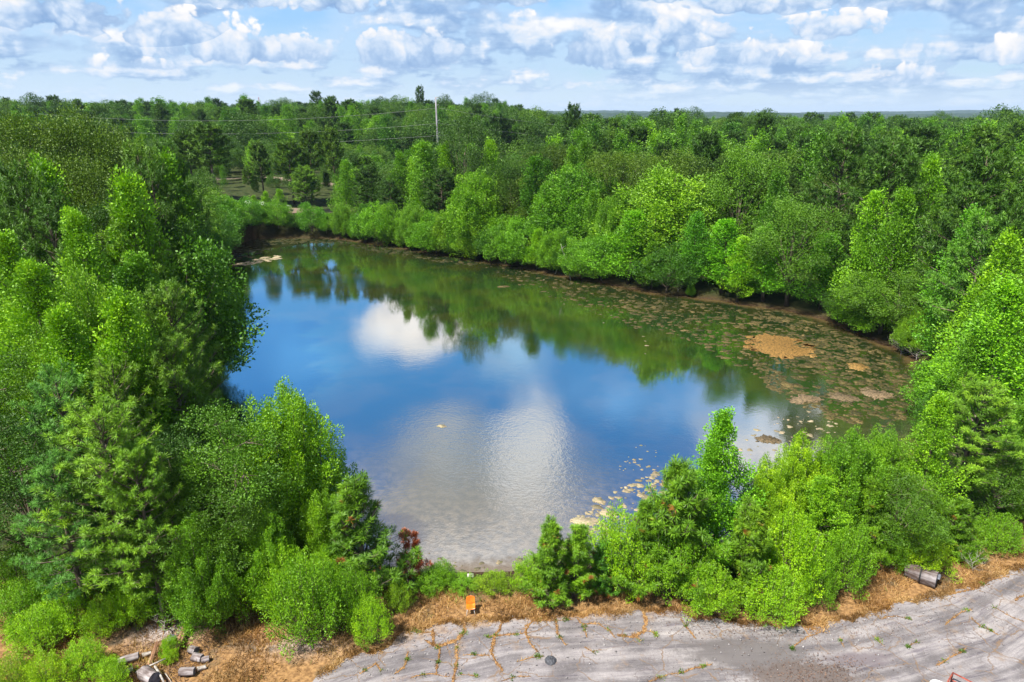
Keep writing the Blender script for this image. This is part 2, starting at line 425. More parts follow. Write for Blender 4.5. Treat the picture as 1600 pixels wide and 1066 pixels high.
def pine_tree(seed, H, Rr, q, base=0.30, ll=0.30, k=20, nwh=15, young=False, density=1.0, nw=0.035):
    rng = np.random.default_rng(seed)
    tr, cr = MB(), MB()
    tz = np.linspace(0, H, 10)
    bx = rng.normal(0, 0.10, 2)
    tp = np.stack([bx[0] * np.sin(tz / H * 3), bx[1] * np.sin(tz / H * 2.5), tz], 1)
    tr.tube(tp, (0.013 * H + 0.03) * (1 - tz / H) ** 0.75 + 0.015, 8, rng.random())
    cen, ax, tb = [], [], []
    for i in range(nwh):
        f0 = base + (0.97 - base) * ((i + 0.4) / nwh) ** (1.0 if young else 0.9)
        nb = rng.integers(4, 7)
        for b in range(nb):
            f = min(0.985, f0 + rng.normal(0, 0.012))
            az = 6.2832 * b / nb + i * 1.1 + rng.normal(0, 0.25)
            if young: prof = max(0.02, 1 - f) ** 0.5 * (0.85 + 0.28 * math.sin(i * 1.9 + seed))
            else: prof = math.sqrt(max(0.03, 1 - max(0.0, (f - base) / (1 - base)) ** 2.2)) * (0.6 + 0.4 * min(1, (f - base) / 0.15))
            L = Rr * prof * rng.uniform(0.65, 1.12) + 0.2
            dh = (math.cos(az), math.sin(az)); e = (0.10 + 0.75 * (f - base) / (1 - base)) + rng.normal(0, 0.1) + (0.35 if young else 0)
            pts = arc([np.interp(f * H, tz, tp[:, 0]), np.interp(f * H, tz, tp[:, 1]), f * H], dh, L, e, e + 0.35, 5)
            tr.tube(pts, np.linspace(0.02 + L * 0.013, 0.01, 5), 4, rng.random(), caps=False)
            m = max(3, int(L * 4.2 * density))
            tone = rng.random()
            for j in range(m):
                s = (0.30 if not young else 0.2) + 0.7 * ((j + rng.random()) / m)
                idx = min(3.999, s * 4); a = int(idx); p0 = pts[a] + (pts[a + 1] - pts[a]) * (idx - a)
                lat = rng.normal(0, 0.30) * L * (1.2 - s) * 0.9
                rise = abs(rng.normal(0.10, 0.14)) + 0.04
                p = p0 + np.array([-dh[1] * lat + dh[0] * abs(lat) * .3, dh[0] * lat + dh[1] * abs(lat) * .3, rise])
                if q > 0.6: tr.tube(np.array([p0, p]), [0.014, 0.008], 3, 0.5, caps=False)
                cen.append(p); ax.append([dh[0] * 0.45 - dh[1] * np.sign(lat) * .3, dh[1] * 0.45 + dh[0] * np.sign(lat) * .3, 0.95])
                tb.append(tone * 0.4 + rng.random() * 0.6)
    cen.append([tp[-1][0], tp[-1][1], H]); ax.append([0, 0, 1]); tb.append(.8)
    tufts(cr, rng, cen, ax, k, ll, nw, tbase=np.array(tb))
    return tr, cr

def spray_tree(seed, H, Rr, q, nst=34, ll=0.19, k=34, rad=0.30, fan=1.0, low=0.12, lw=0.6):
    """many shoots rising from a short stem and fanning out: young maples, willows, big shrubs"""
    rng = np.random.default_rng(seed)
    tr, cr = MB(), MB()
    fork = H * low
    tr.tube(np.array([[0, 0, 0], [0.02, 0.02, fork], [0, 0, H * 0.5]]), [0.012 * H + .02, 0.010 * H + .015, 0.004 * H + .006], 6, 0.5)
    cen, ax, rd, tb = [], [], [], []
    for i in range(nst):
        g = (i + 0.5) / nst; az = i * 2.39996 + rng.normal(0, 0.2)
        out = math.sqrt(g) * fan                       # 0 centre .. 1 rim
        dh = np.array([math.cos(az), math.sin(az)])
        top = H * (1.0 - 0.62 * out ** 2.0) * rng.uniform(0.84, 1.04)
        z0 = fork * rng.uniform(0.4, 1.0) if out > 0.5 else fork + rng.random() * H * 0.2
        r = Rr * out * rng.uniform(0.85, 1.08)
        p0 = np.array([0, 0, z0]); p3 = np.array([dh[0] * r, dh[1] * r, max(top, z0 + 0.5)])
        p1 = p0 + (p3 - p0) * 0.35 + np.array([dh[0] * r * 0.22, dh[1] * r * 0.22, -0.04 * H])
        p2 = p0 + (p3 - p0) * 0.7 + np.array([dh[0] * r * 0.18, dh[1] * r * 0.18, -0.02 * H])
        pts = np.array([p0, p1, p2, p3])
        L = np.linalg.norm(p3 - p0)
        tr.tube(pts, np.array([0.010, 0.007, 0.004, 0.0015]) * H * 0.6 + 0.004, 4, rng.random(), caps=False)
        m = max(3, int(L * (2.3 if q > 0.5 else 1.8)))
        tone = rng.random()
        for j in range(m):
            s = 0.28 + 0.72 * (j + 1) / m
            idx = min(2.999, s * 3); a = int(idx); p = pts[a] + (pts[a + 1] - pts[a]) * (idx - a)
            w = (1.15 - s) * 0.9 * Rr * 0.27
            p = p + rng.normal(0, 1, 3) * np.array([w, w, w * 0.6])
            cen.append(p); ax.append(unit(p3 - p0) + np.array([0, 0, 0.5])); rd.append(rad * (1.25 - 0.55 * s) * rng.uniform(0.7, 1.2)); tb.append(tone * 0.35 + 0.65 * rng.random())
    clumps(cr, rng, cen, ax, rd, k, ll, ll * lw, 1.6, 0.5, tbase=np.array(tb))
    return tr, cr
# ------------------------------------------------------------------ materials
def new_mat(name):
    m = bpy.data.materials.new(name); m.use_nodes = True
    t = NT(m.node_tree); t.n.clear()
    return m, t
def finish(t, shader):
    o = t.node('ShaderNodeOutputMaterial'); t.l.new(shader, o.inputs[0])
def principled(t, col, rough=0.7, spec=0.3, metal=0.0, normal=None):
    b = t.node('ShaderNodeBsdfPrincipled'); t.put(b.inputs['Base Color'], col); t.put(b.inputs['Roughness'], rough)
    t.put(b.inputs['Specular IOR Level'], spec); t.put(b.inputs['Metallic'], metal)
    if normal is not None: t.put(b.inputs['Normal'], normal)
    return b.outputs[0]

def leaf_mat(name, dark, mid, light, trans=0.35, rare=None, rough=0.55, gloss=0.06, vary=None):
    m, t = new_mat(name)
    tint = t.attr('tint')
    oi = t.node('ShaderNodeObjectInfo')
    col = t.ramp(tint, [(0.0, dark), (0.5, mid), (1.0, light)])
    col = t.mix(1.0, col, oi.outputs['Color'], 'MULTIPLY')
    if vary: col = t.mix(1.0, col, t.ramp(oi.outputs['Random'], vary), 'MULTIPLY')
    tc = t.node('ShaderNodeTexCoord').outputs['Object']
    patch = t.noise(tc, 0.45, 2, 0.5)
    col = t.mix(1.0, col, t.ramp(patch, [(0.3, (0.80, 0.84, 0.9)), (0.7, (1.2, 1.14, 1.0))]), 'MULTIPLY')
    if rare:
        f = t.m('MULTIPLY', t.ss(t.noise(tc, 1.3, 1, 0.4), rare[1], rare[1] + 0.05), 1.0)
        col = t.mix(f, col, rare[0])
    d = t.node('ShaderNodeBsdfDiffuse'); t.put(d.inputs[0], col)
    tr = t.node('ShaderNodeBsdfTranslucent'); t.put(tr.inputs[0], t.mix(1.0, col, (1.25, 1.3, 0.55), 'MULTIPLY'))
    mx = t.node('ShaderNodeMixShader'); mx.inputs[0].default_value = trans
    t.l.new(d.outputs[0], mx.inputs[1]); t.l.new(tr.outputs[0], mx.inputs[2])
    g = t.node('ShaderNodeBsdfGlossy'); g.inputs['Roughness'].default_value = rough; t.put(g.inputs[0], (0.9, 1.0, 0.85))
    mg = t.node('ShaderNodeMixShader'); mg.inputs[0].default_value = gloss
    t.l.new(mx.outputs[0], mg.inputs[1]); t.l.new(g.outputs[0], mg.inputs[2])
    finish(t, mg.outputs[0]); return m
def simple_mat(name, a, b, scale=3.0, rough=0.8, spec=0.2, bump=0.0, detail=5, stretch=(1, 1, 1), metal=0.0, coord='Object'):
    m, t = new_mat(name)
    tc = t.node('ShaderNodeTexCoord').outputs[coord]
    v = t.vm('MULTIPLY', tc, stretch)
    n = t.noise(v, scale, detail, 0.6)
    col = t.mix(t.ss(n, 0.35, 0.65), a, b)
    col = t.mix(1.0, col, t.lin(t.attr('tint'), 0, 1, 0.75, 1.25), 'MULTIPLY')
    nrm = t.bump(n, bump, 0.04) if bump else None
    finish(t, principled(t, col, rough, spec, metal, nrm)); return m

GUM = leaf_mat('sweetgum_leaf', (0.047, 0.133, 0.003), (0.112, 0.286, 0.005), (0.245, 0.489, 0.008), 0.24, gloss=0.03)
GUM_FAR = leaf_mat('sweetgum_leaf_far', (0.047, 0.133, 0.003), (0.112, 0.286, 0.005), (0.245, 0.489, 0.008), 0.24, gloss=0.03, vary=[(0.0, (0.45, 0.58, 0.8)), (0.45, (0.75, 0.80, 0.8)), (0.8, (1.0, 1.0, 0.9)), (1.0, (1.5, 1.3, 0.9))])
OAK = leaf_mat('oak_leaf', (0.029, 0.084, 0.004), (0.067, 0.163, 0.006), (0.135, 0.276, 0.010), 0.20, gloss=0.03)
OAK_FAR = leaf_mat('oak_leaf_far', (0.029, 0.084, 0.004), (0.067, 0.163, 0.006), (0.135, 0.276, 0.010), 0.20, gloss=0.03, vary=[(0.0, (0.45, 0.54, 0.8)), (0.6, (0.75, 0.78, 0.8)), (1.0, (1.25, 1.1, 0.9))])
PINE = leaf_mat('pine_needle', (0.046, 0.116, 0.008), (0.104, 0.224, 0.012), (0.203, 0.367, 0.018), 0.18, gloss=0.03)
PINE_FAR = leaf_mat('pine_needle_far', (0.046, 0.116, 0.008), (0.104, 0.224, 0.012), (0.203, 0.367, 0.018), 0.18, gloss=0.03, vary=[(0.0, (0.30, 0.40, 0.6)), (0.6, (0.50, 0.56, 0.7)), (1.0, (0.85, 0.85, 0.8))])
YPINE = leaf_mat('young_pine_needle', (0.051, 0.128, 0.004), (0.116, 0.259, 0.007), (0.236, 0.428, 0.012), 0.24, rare=((0.26, 0.09, 0.02), 0.665), gloss=0.03)
MAPLE = leaf_mat('maple_leaf', (0.049, 0.141, 0.003), (0.124, 0.301, 0.005), (0.256, 0.493, 0.010), 0.26, gloss=0.03)
SHRUB = leaf_mat('shrub_leaf', (0.060, 0.165, 0.003), (0.150, 0.342, 0.004), (0.275, 0.512, 0.010), 0.26, gloss=0.03)
RUSTLEAF = leaf_mat('dead_needle', (0.36, 0.075, 0.02), (0.52, 0.130, 0.04), (0.60, 0.22, 0.09), 0.4)
BARK = simple_mat('bark', (0.075, 0.058, 0.042), (0.19, 0.155, 0.12), 6.0, 0.9, 0.1, 0.5, stretch=(1, 1, 0.2))
DEADWOOD = simple_mat('bleached_wood', (0.20, 0.175, 0.15), (0.42, 0.39, 0.36), 5.0, 0.85, 0.1, 0.4, stretch=(1, 1, 0.3))
LOGWOOD = simple_mat('weathered_log', (0.065, 0.045, 0.038), (0.22, 0.20, 0.205), 2.4, 0.8, 0.15, 0.6, stretch=(0.25, 1.6, 1.6))
PALEWOOD = simple_mat('pale_log', (0.11, 0.085, 0.08), (0.34, 0.31, 0.315), 2.6, 0.8, 0.15, 0.5, stretch=(0.4, 2, 2))
CUTWOOD = simple_mat('log_end', (0.05, 0.055, 0.07), (0.14, 0.15, 0.18), 4.0, 0.7, 0.25, 0.4)
BROWNWOOD = simple_mat('brown_plank', (0.12, 0.06, 0.035), (0.34, 0.20, 0.12), 4.0, 0.85, 0.1, 0.4, stretch=(0.3, 2, 2))

def ground_mat():
    m, t = new_mat('ground_soil')
    pos = t.node('ShaderNodeNewGeometry').outputs['Position']
    X, Y, Z = t.sep(pos)
    n1 = t.noise(pos, 0.6, 6, 0.6); n2 = t.noise(pos, 4.5, 6, 0.65); n3 = t.noise(pos, 0.12, 4, 0.5)
    floor = t.mix(t.ss(n1, 0.35, 0.65), (0.020, 0.034, 0.009), (0.050, 0.058, 0.018))
    straw = t.mix(t.ss(n2, 0.3, 0.7), (0.13, 0.070, 0.030), (0.34, 0.20, 0.085))
    straw = t.mix(t.ss(n1, 0.52, 0.66), straw, (0.115, 0.082, 0.045))
    col = t.mix(t.attr('dry'), floor, straw)
    gravel = t.mix(t.ss(n2, 0.35, 0.65), (0.20, 0.185, 0.185), (0.42, 0.40, 0.42))
    col = t.mix(t.attr('gravel'), col, gravel)
    mud = t.mix(t.ss(n2, 0.35, 0.65), (0.025, 0.016, 0.009), (0.070, 0.042, 0.022))
    col = t.mix(t.attr('mud'), col, mud)
    wood = t.voro(pos, 0.11, 'F1', 'Distance')
    far = t.mix(t.ss(wood, 0.1, 0.75), (0.040, 0.085, 0.016), (0.018, 0.040, 0.010))
    far = t.mix(t.ss(t.noise(pos, 0.004, 4, 0.6), 0.5, 0.62), far, (0.075, 0.095, 0.030))
    col = t.mix(t.attr('far'), col, far)
    nrm = t.bump(n2, 0.6, 0.12)
    finish(t, principled(t, col, 0.95, 0.1, 0, nrm)); return m
def hill_mat():
    m, t = new_mat('wooded_hill')
    pos = t.node('ShaderNodeNewGeometry').outputs['Position']
    n = t.noise(pos, 0.012, 6, 0.65); v = t.voro(pos, 0.05, 'F1', 'Distance')
    col = t.mix(t.ss(n, 0.35, 0.65), (0.014, 0.034, 0.012), (0.050, 0.085, 0.028))
    col = t.mix(t.ss(v, 0.2, 0.8), col, (0.012, 0.028, 0.010))
    finish(t, principled(t, col, 0.95, 0.05)); return m
def road_mat():
    m, t = new_mat('old_asphalt')
    pos = t.node('ShaderNodeNewGeometry').outputs['Position']
    X, Y, Z = t.sep(pos)
    band = t.attr('band')
    st = t.xyz(t.m('MULTIPLY', X, 0.10), t.m('MULTIPLY', band, 1.0), 0.0)
    s1 = t.noise(st, 1.35, 5, 0.62); s2 = t.noise(t.xyz(t.m('MULTIPLY', X, 0.35), t.m('MULTIPLY', band, 4.0), 4.0), 1.4, 5, 0.7)
    n1 = t.noise(pos, 0.55, 6, 0.65); n2 = t.noise(pos, 5.0, 7, 0.75); n3 = t.noise(pos, 38.0, 3, 0.8)
    col = t.ramp(t.m('ADD', t.m('MULTIPLY', s1, 0.6), t.m('MULTIPLY', n1, 0.4)), [(0.32, (0.080, 0.072, 0.074)), (0.45, (0.140, 0.128, 0.132)), (0.54, (0.228, 0.210, 0.212)), (0.68, (0.335, 0.310, 0.305))])
    col = t.mix(t.ss(s2, 0.50, 0.68), col, t.mix(1.0, col, (0.60, 0.58, 0.64), 'MULTIPLY'))
    col = t.mix(t.ss(n2, 0.54, 0.72, 0.0, 0.65), col, (0.30, 0.285, 0.29))
    col = t.mix(t.ss(n2, 0.30, 0.44, 0.55, 0.0), col, (0.08, 0.075, 0.08))
    # aggregate grain
    col = t.mix(1.0, col, t.ramp(n3, [(0.3, (0.70, 0.70, 0.70)), (0.7, (1.3, 1.3, 1.3))]), 'MULTIPLY')
    # earth washed over it in blotches and along the edge
    e = t.m('ADD', t.noise(pos, 0.9, 6, 0.7), t.m('MULTIPLY', t.ss(band, -0.9, 0.0), 0.20))
    soil = t.mix(t.ss(n2, 0.35, 0.65), (0.15, 0.095, 0.06), (0.30, 0.215, 0.14))
    col = t.mix(t.ss(e, 0.54, 0.74, 0.0, 0.7), col, soil)
    # hairline cracks
    wv = t.vm('ADD', pos, t.vm('MULTIPLY', t.noise(pos, 1.6, 4, 0.6, out=1), (0.7, 0.7, 0)))
    ck = t.voro(wv, 0.62, 'DISTANCE_TO_EDGE', 'Distance'); ck2 = t.voro(wv, 1.9, 'DISTANCE_TO_EDGE', 'Distance')
    w = t.noise(pos, 0.5, 3, 0.5)
    f1 = t.m('MULTIPLY', t.ss(ck, 0.006, 0.020, 0.9, 0.0), t.ss(w, 0.42, 0.55))
    f2 = t.m('MULTIPLY', t.ss(ck2, 0.010, 0.035, 0.7, 0.0), t.ss(w, 0.52, 0.62))
    col = t.mix(f1, col, (0.17, 0.115, 0.075)); col = t.mix(f2, col, (0.12, 0.10, 0.10))
    # the dark wet-looking stain and litter drift
    for (px, py, rx, ry, c, lo, hi) in ((1165, 1022, 3.4, 1.1, (0.105, 0.095, 0.095), 0.25, 0.7), (1255, 1056, 2.6, 0.9, (0.10, 0.08, 0.072), 0.25, 0.6), (1345, 1030, 2.2, 0.6, (0.13, 0.11, 0.12), 0.3, 0.9)):
        p = at(px, py)
        dx = t.m('DIVIDE', t.m('SUBTRACT', X, p.x), rx); dy = t.m('DIVIDE', t.m('SUBTRACT', Y, p.y), ry)
        r2 = t.m('EXPONENT', t.m('MULTIPLY', t.m('ADD', t.m('MULTIPLY', dx, dx), t.m('MULTIPLY', dy, dy)), -1.0))
        r2 = t.m('ADD', r2, t.m('MULTIPLY', t.m('SUBTRACT', t.noise(pos, 1.7, 6, 0.7), 0.5), 1.3))
        col = t.mix(t.ss(r2, lo, hi, 0, 0.85), col, c)
    h = t.m('ADD', n2, t.m('MULTIPLY', n3, 0.6))
    h = t.m('SUBTRACT', h, f1)
    finish(t, principled(t, col, 0.85, 0.25, 0, t.bump(h, 0.55, 0.03))); return m
def soil_mat():
    m, t = new_mat('crack_soil')
    pos = t.node('ShaderNodeNewGeometry').outputs['Position']
    n = t.noise(pos, 6, 5, 0.7)
    col = t.mix(t.ss(n, 0.35, 0.65), (0.12, 0.060, 0.028), (0.34, 0.20, 0.09))
    finish(t, principled(t, col, 0.95, 0.1, 0, t.bump(n, 0.6, 0.05))); return m
def water_mat():
    m, t = new_mat('pond_water')
    pos = t.node('ShaderNodeNewGeometry').outputs['Position']
    X, Y, Z = t.sep(pos)
    sh = t.attr('shore'); dam = t.attr('dam')
    n1 = t.noise(pos, 0.22, 5, 0.6); n2 = t.noise(pos, 1.6, 5, 0.65)
    deep = t.mix(t.ss(n1, 0.4, 0.62), (0.013, 0.027, 0.008), (0.030, 0.036, 0.008))
    shal = t.mix(t.ss(n2, 0.4, 0.62), (0.045, 0.042, 0.024), (0.125, 0.102, 0.062))
    k = t.m('MULTIPLY', dam, t.ss(t.m('ADD', sh, t.m('MULTIPLY', t.m('SUBTRACT', n1, 0.5), 6.0)), 1.0, 15.0, 1.0, 0.0))
    col = t.mix(k, deep, shal)
    edge = t.ss(t.m('ADD', sh, t.m('MULTIPLY', t.m('SUBTRACT', n2, 0.5), 3.0)), 0.2, 1.8, 1.0, 0.0)
    col = t.mix(t.m('MULTIPLY', edge, 0.8), col, (0.10, 0.065, 0.028))
    # wind ripples, stronger in the breezy patches near the dam
    rip = t.noise(t.vm('MULTIPLY', pos, (1.0, 1.35, 1)), 2.6, 3, 0.6); fine = t.noise(pos, 7.5, 2, 0.6)
    swell = t.noise(pos, 0.8, 2, 0.5)
    breeze = t.ss(t.noise(pos, 0.035, 3, 0.55), 0.40, 0.62)
    near = t.ss(Y, 40.0, 75.0, 1.0, 0.35)
    amp = t.m('MULTIPLY', near, t.m('ADD', 0.30, breeze))
    h = t.m('ADD', t.m('MULTIPLY', rip, 0.012), t.m('ADD', t.m('MULTIPLY', fine, 0.0050), t.m('MULTIPLY', swell, 0.010)))
    b = t.node('ShaderNodeBump'); b.inputs['Distance'].default_value = 1.0
    t.put(b.inputs['Strength'], t.m('MULTIPLY', amp, WATER_RIPPLE)); t.put(b.inputs['Height'], h)
    d = t.node('ShaderNodeBsdfDiffuse'); t.put(d.inputs[0], col)
    g = t.node('ShaderNodeBsdfGlossy'); g.inputs['Roughness'].default_value = 0.035; t.put(g.inputs[0], (1.0, 0.97, 0.97)); t.put(g.inputs['Normal'], b.outputs[0])
    fr = t.node('ShaderNodeFresnel'); fr.inputs[0].default_value = 1.33; t.put(fr.inputs[1], b.outputs[0])
    f = t.m('ADD', WATER_BASE, t.m('MULTIPLY', fr.outputs[0], 0.45), clamp=True)
    f = t.m('MULTIPLY', f, t.m('SUBTRACT', 1.0, t.m('MULTIPLY', edge, 0.6)))
    mx = t.node('ShaderNodeMixShader'); t.put(mx.inputs[0], f)
    t.l.new(d.outputs[0], mx.inputs[1]); t.l.new(g.outputs[0], mx.inputs[2])
    finish(t, mx.outputs[0]); return m
WATER_BASE = 0.40; WATER_RIPPLE = 0.75
def algae_mat(name, a, b, c, deep=0.16):
    m, t = new_mat(name)
    pos = t.node('ShaderNodeNewGeometry').outputs['Position']
    col = t.ramp(t.attr('tint'), [(0.0, a), (0.5, b), (1.0, c)])
    n = t.noise(pos, 5.0, 6, 0.7)
    col = t.mix(1.0, col, t.ramp(n, [(0.40, (deep, deep * 1.2, deep * 0.9)), (0.52, (0.85, 0.85, 0.8)), (0.65, (1.25, 1.2, 1.15))]), 'MULTIPLY')
    finish(t, principled(t, col, 0.75, 0.25, 0, t.bump(n, 0.5, 0.03))); return m
def blade_mat(name, a, b, c, trans=0.3):
    return leaf_mat(name, a, b, c, trans, gloss=0.03)
# ------------------------------------------------------------------ the pond's outline and the lie of the land
WL = -1.2
POND_PX = [(640, 895), (700, 896), (800, 894), (950, 882), (1100, 862), (1250, 825), (1370, 765), (1460, 690), (1470, 640), (1452, 600),
           (1435, 568), (1395, 543), (1330, 517), (1250, 489), (1180, 478), (1100, 468), (1010, 456), (950, 445), (870, 430), (800, 416), (700, 400),
           (600, 384), (520, 371), (400, 372), (372, 380), (352, 396), (342, 432), (350, 470), (345, 520), (318, 600), (285, 680), (320, 745),
           (410, 800), (500, 850), (560, 885)]
def chaikin(P, n=2):
    P = np.array(P, float)
    for _ in range(n):
        Q = np.roll(P, -1, 0)
        P = np.stack([P * 0.75 + Q * 0.25, P * 0.25 + Q * 0.75], 1).reshape(-1, 2)
    return P
_pp = np.array([at(x, y, WL)[:2] for x, y in POND_PX])
POND = chaikin(_pp, 2)
# jitter the bank line a little
_rng = np.random.default_rng(5)
_c = POND.mean(0)
_s = np.cumsum(np.linalg.norm(np.roll(POND, -1, 0) - POND, axis=1))
POND = POND + unit(POND - _c) * (0.35 * np.sin(_s * 0.9)[:, None] + 0.3 * np.sin(_s * 0.37 + 1)[:, None]) * np.clip((POND[:, 1] - 38) / 20, 0, 1)[:, None]
def pond_dist(x, y):
    """signed distance to the bank line, positive on land"""
    x = np.asarray(x, float); y = np.asarray(y, float); sh = x.shape
    x = x.ravel(); y = y.ravel()
    best = np.full(x.shape, 1e9); ins = np.zeros(x.shape, bool)
    n = len(POND)
    for i in range(n):
        ax, ay = POND[i]; bx, by = POND[(i + 1) % n]
        ex, ey = bx - ax, by - ay; L2 = ex * ex + ey * ey + 1e-9
        tt = np.clip(((x - ax) * ex + (y - ay) * ey) / L2, 0, 1)
        best = np.minimum(best, (x - ax - tt * ex) ** 2 + (y - ay - tt * ey) ** 2)
        c = ((ay > y) != (by > y))
        if abs(ey) > 1e-9: ins ^= c & (x < ex * (y - ay) / ey + ax)
    d = np.sqrt(best); d[ins] *= -1
    return d.reshape(sh)
def sst(x, a, b):
    t = np.clip((np.asarray(x, float) - a) / (b - a), 0, 1); return t * t * (3 - 2 * t)
def ground_z(x, y, d=None):
    x = np.asarray(x, float); y = np.asarray(y, float)
    if d is None: d = pond_dist(x, y)
    dam = 1 - sst(y, 40, 58)
    wood = (1 - dam)
    hi = WL + np.where(dam > 0.5, sst(d, -0.4, 3.2) * 1.2, sst(d, -0.4, 5.0) * 1.2)
    hi = hi + wood * sst(d, 4, 40) * 1.6
    hi = hi + 3.5 * sst(-x, 28, 75) * sst(y, 30, 80) + 1.5 * sst(x, 70, 150) * sst(y, 40, 90)
    hi = hi + sst(y, 255, 330) * 7.5 * (1 - sst(x, 60, 220)) + 2.0 * sst(y, 330, 450) * (1 - sst(x, 60, 220))
    hi = hi + wood * sst(d, 3, 12) * (0.45 * np.sin(x * 0.21 + 1.3 * np.sin(y * 0.13)) * np.cos(y * 0.17))
    bed = WL - np.minimum(np.abs(d) * 0.3, 2.4)
    return np.where(d < -0.4, bed - 0.05, np.maximum(hi, WL - 0.1))

EDGE_PX = [(470, 1080), (500, 1048), (545, 1022), (600, 1010), (628, 985), (670, 974), (735, 966), (850, 962), (950, 953), (1050, 949), (1095, 962), (1180, 970),
           (1260, 974), (1330, 962), (1400, 938), (1470, 925), (1530, 905), (1600, 880), (1720, 838), (1900, 775)]
_e = np.array([at(x, y)[:2] for x, y in EDGE_PX])
def road_edge(x):
    x = np.asarray(x, float)
    e = np.interp(x, _e[:, 0], _e[:, 1])
    e = np.where(x < _e[0, 0], -60.0, e)
    return e + 0.10 * np.sin(x * 3.1) + 0.09 * np.sin(x * 7.7 + 1) + 0.06 * np.sin(x * 17.0)
def road_line(x):     # the smooth run of the road, for its worn bands
    x = np.asarray(x, float)
    ks = np.array([-14.0, -6, 0, 8, 16, 24, 40]); vs = np.array([24.0, 27.6, 29.3, 30.0, 30.6, 33.0, 42.0])
    return np.interp(x, ks, vs)

def grid_mesh(name, xs, ys, zf, mat, attrs, keep=None):
    Xg, Yg = np.meshgrid(xs, ys); d = pond_dist(Xg, Yg)
    Zg = zf(Xg, Yg, d)
    nx, ny = len(xs), len(ys)
    idx = np.arange(nx * ny).reshape(ny, nx)
    Q = np.stack([idx[:-1, :-1], idx[:-1, 1:], idx[1:, 1:], idx[1:, :-1]], -1).reshape(-1, 4)
    if keep is not None:
        k = keep(Xg, Yg, d).ravel(); Q = Q[k[Q].all(1)]
    used = np.unique(Q); remap = np.full(nx * ny, -1); remap[used] = np.arange(len(used)); Q = remap[Q]
    P = np.stack([Xg.ravel(), Yg.ravel(), Zg.ravel()], 1)[used]
    me = bpy.data.meshes.new(name)
    me.vertices.add(len(P)); me.vertices.foreach_set('co', P.astype(np.float32).ravel())
    me.loops.add(Q.size); me.loops.foreach_set('vertex_index', Q.astype(np.int32).ravel())
    me.polygons.add(len(Q)); me.polygons.foreach_set('loop_start', np.arange(0, Q.size, 4, dtype=np.int32))
    me.polygons.foreach_set('use_smooth', np.ones(len(Q), bool))
    me.update(calc_edges=True)
    for an, fn in attrs.items():
        a = me.attributes.new(an, 'FLOAT', 'POINT')
        a.data.foreach_set('value', np.broadcast_to(fn(Xg, Yg, d), Xg.shape).ravel()[used].astype(np.float32))
    me.materials.append(mat)
    return me

def spaced(lo, hi, c, near, grow, mx):
    out = [c]; s = near; x = c
    while x < hi: x += s; out.append(x); s = min(mx, s * grow) if x > 55 else near * 1.0 if s <= near else s
    return out
def axis_vals(lo, hi, a, b, near, grow):
    v = list(np.arange(a, b, near))
    s = near; x = b
    while x < hi: v.append(x); s *= grow; x += s
    v.append(hi)
    s = near; x = a; w = []
    while x > lo: s *= grow; x -= s; w.append(max(x, lo))
    return np.array(w[::-1] + v)
def dryness(X, Y, d):
    e = road_edge(X); base = np.maximum(e, np.where(X < _e[3, 0], 27.5, 0))
    f = 1 - sst(Y - base, 1.2, 4.2)
    left = (1 - sst(Y, 30.0, 33.5)) * (X < _e[4, 0])
    return np.clip(np.maximum(f * (Y < 45), left), 0, 1) * sst(d, 0.5, 2.5)
def gravelness(X, Y, d):
    p = at(255, 985); q = at(470, 1010)
    a = np.exp(-(((X - p.x) / 1.6) ** 2 + ((Y - p.y) / 0.9) ** 2)); b = np.exp(-(((X - q.x) / 2.0) ** 2 + ((Y - q.y) / 0.6) ** 2))
    return np.clip(a * 0.9 + b * 0.55 + (X > _e[0, 0]) * (1 - sst(road_edge(X) - Y, -0.3, 0.1)) * 0, 0, 1)
def mudness(X, Y, d): return (1 - sst(d, 0.2, 2.4))
def farness(X, Y, d): return sst(Y, 500, 700)
GROUND = ground_mat()
xs = axis_vals(-9000, 9000, -60, 75, 0.8, 1.07); ys = axis_vals(-200, 12000, 14, 70, 0.6, 1.045)
def _gz(X, Y, d):
    z = ground_z(X, Y, d)
    return z * (1 - sst(Y, 700, 1200)) + sst(Y, 700, 1200) * (4.0 + 1.5 * np.sin(X / 190 + 1.0) * np.cos(Y / 260))
land = obj('ground', grid_mesh('ground', xs, ys, _gz, GROUND, {'dry': dryness, 'gravel': gravelness, 'mud': mudness, 'far': farness}))
tag(land, kind='structure')

wx = np.arange(POND[:, 0].min() - 2, POND[:, 0].max() + 2, 1.0); wy = np.arange(POND[:, 1].min() - 2, POND[:, 1].max() + 2, 1.0)
water = obj('pond_water', grid_mesh('pond_water', wx, wy, lambda X, Y, d: X * 0 + WL, water_mat(),
            {'shore': lambda X, Y, d: -d, 'dam': lambda X, Y, d: (1 - sst(Y, 46, 60)) }, keep=lambda X, Y, d: d < 1.8))
tag(water, kind='structure')

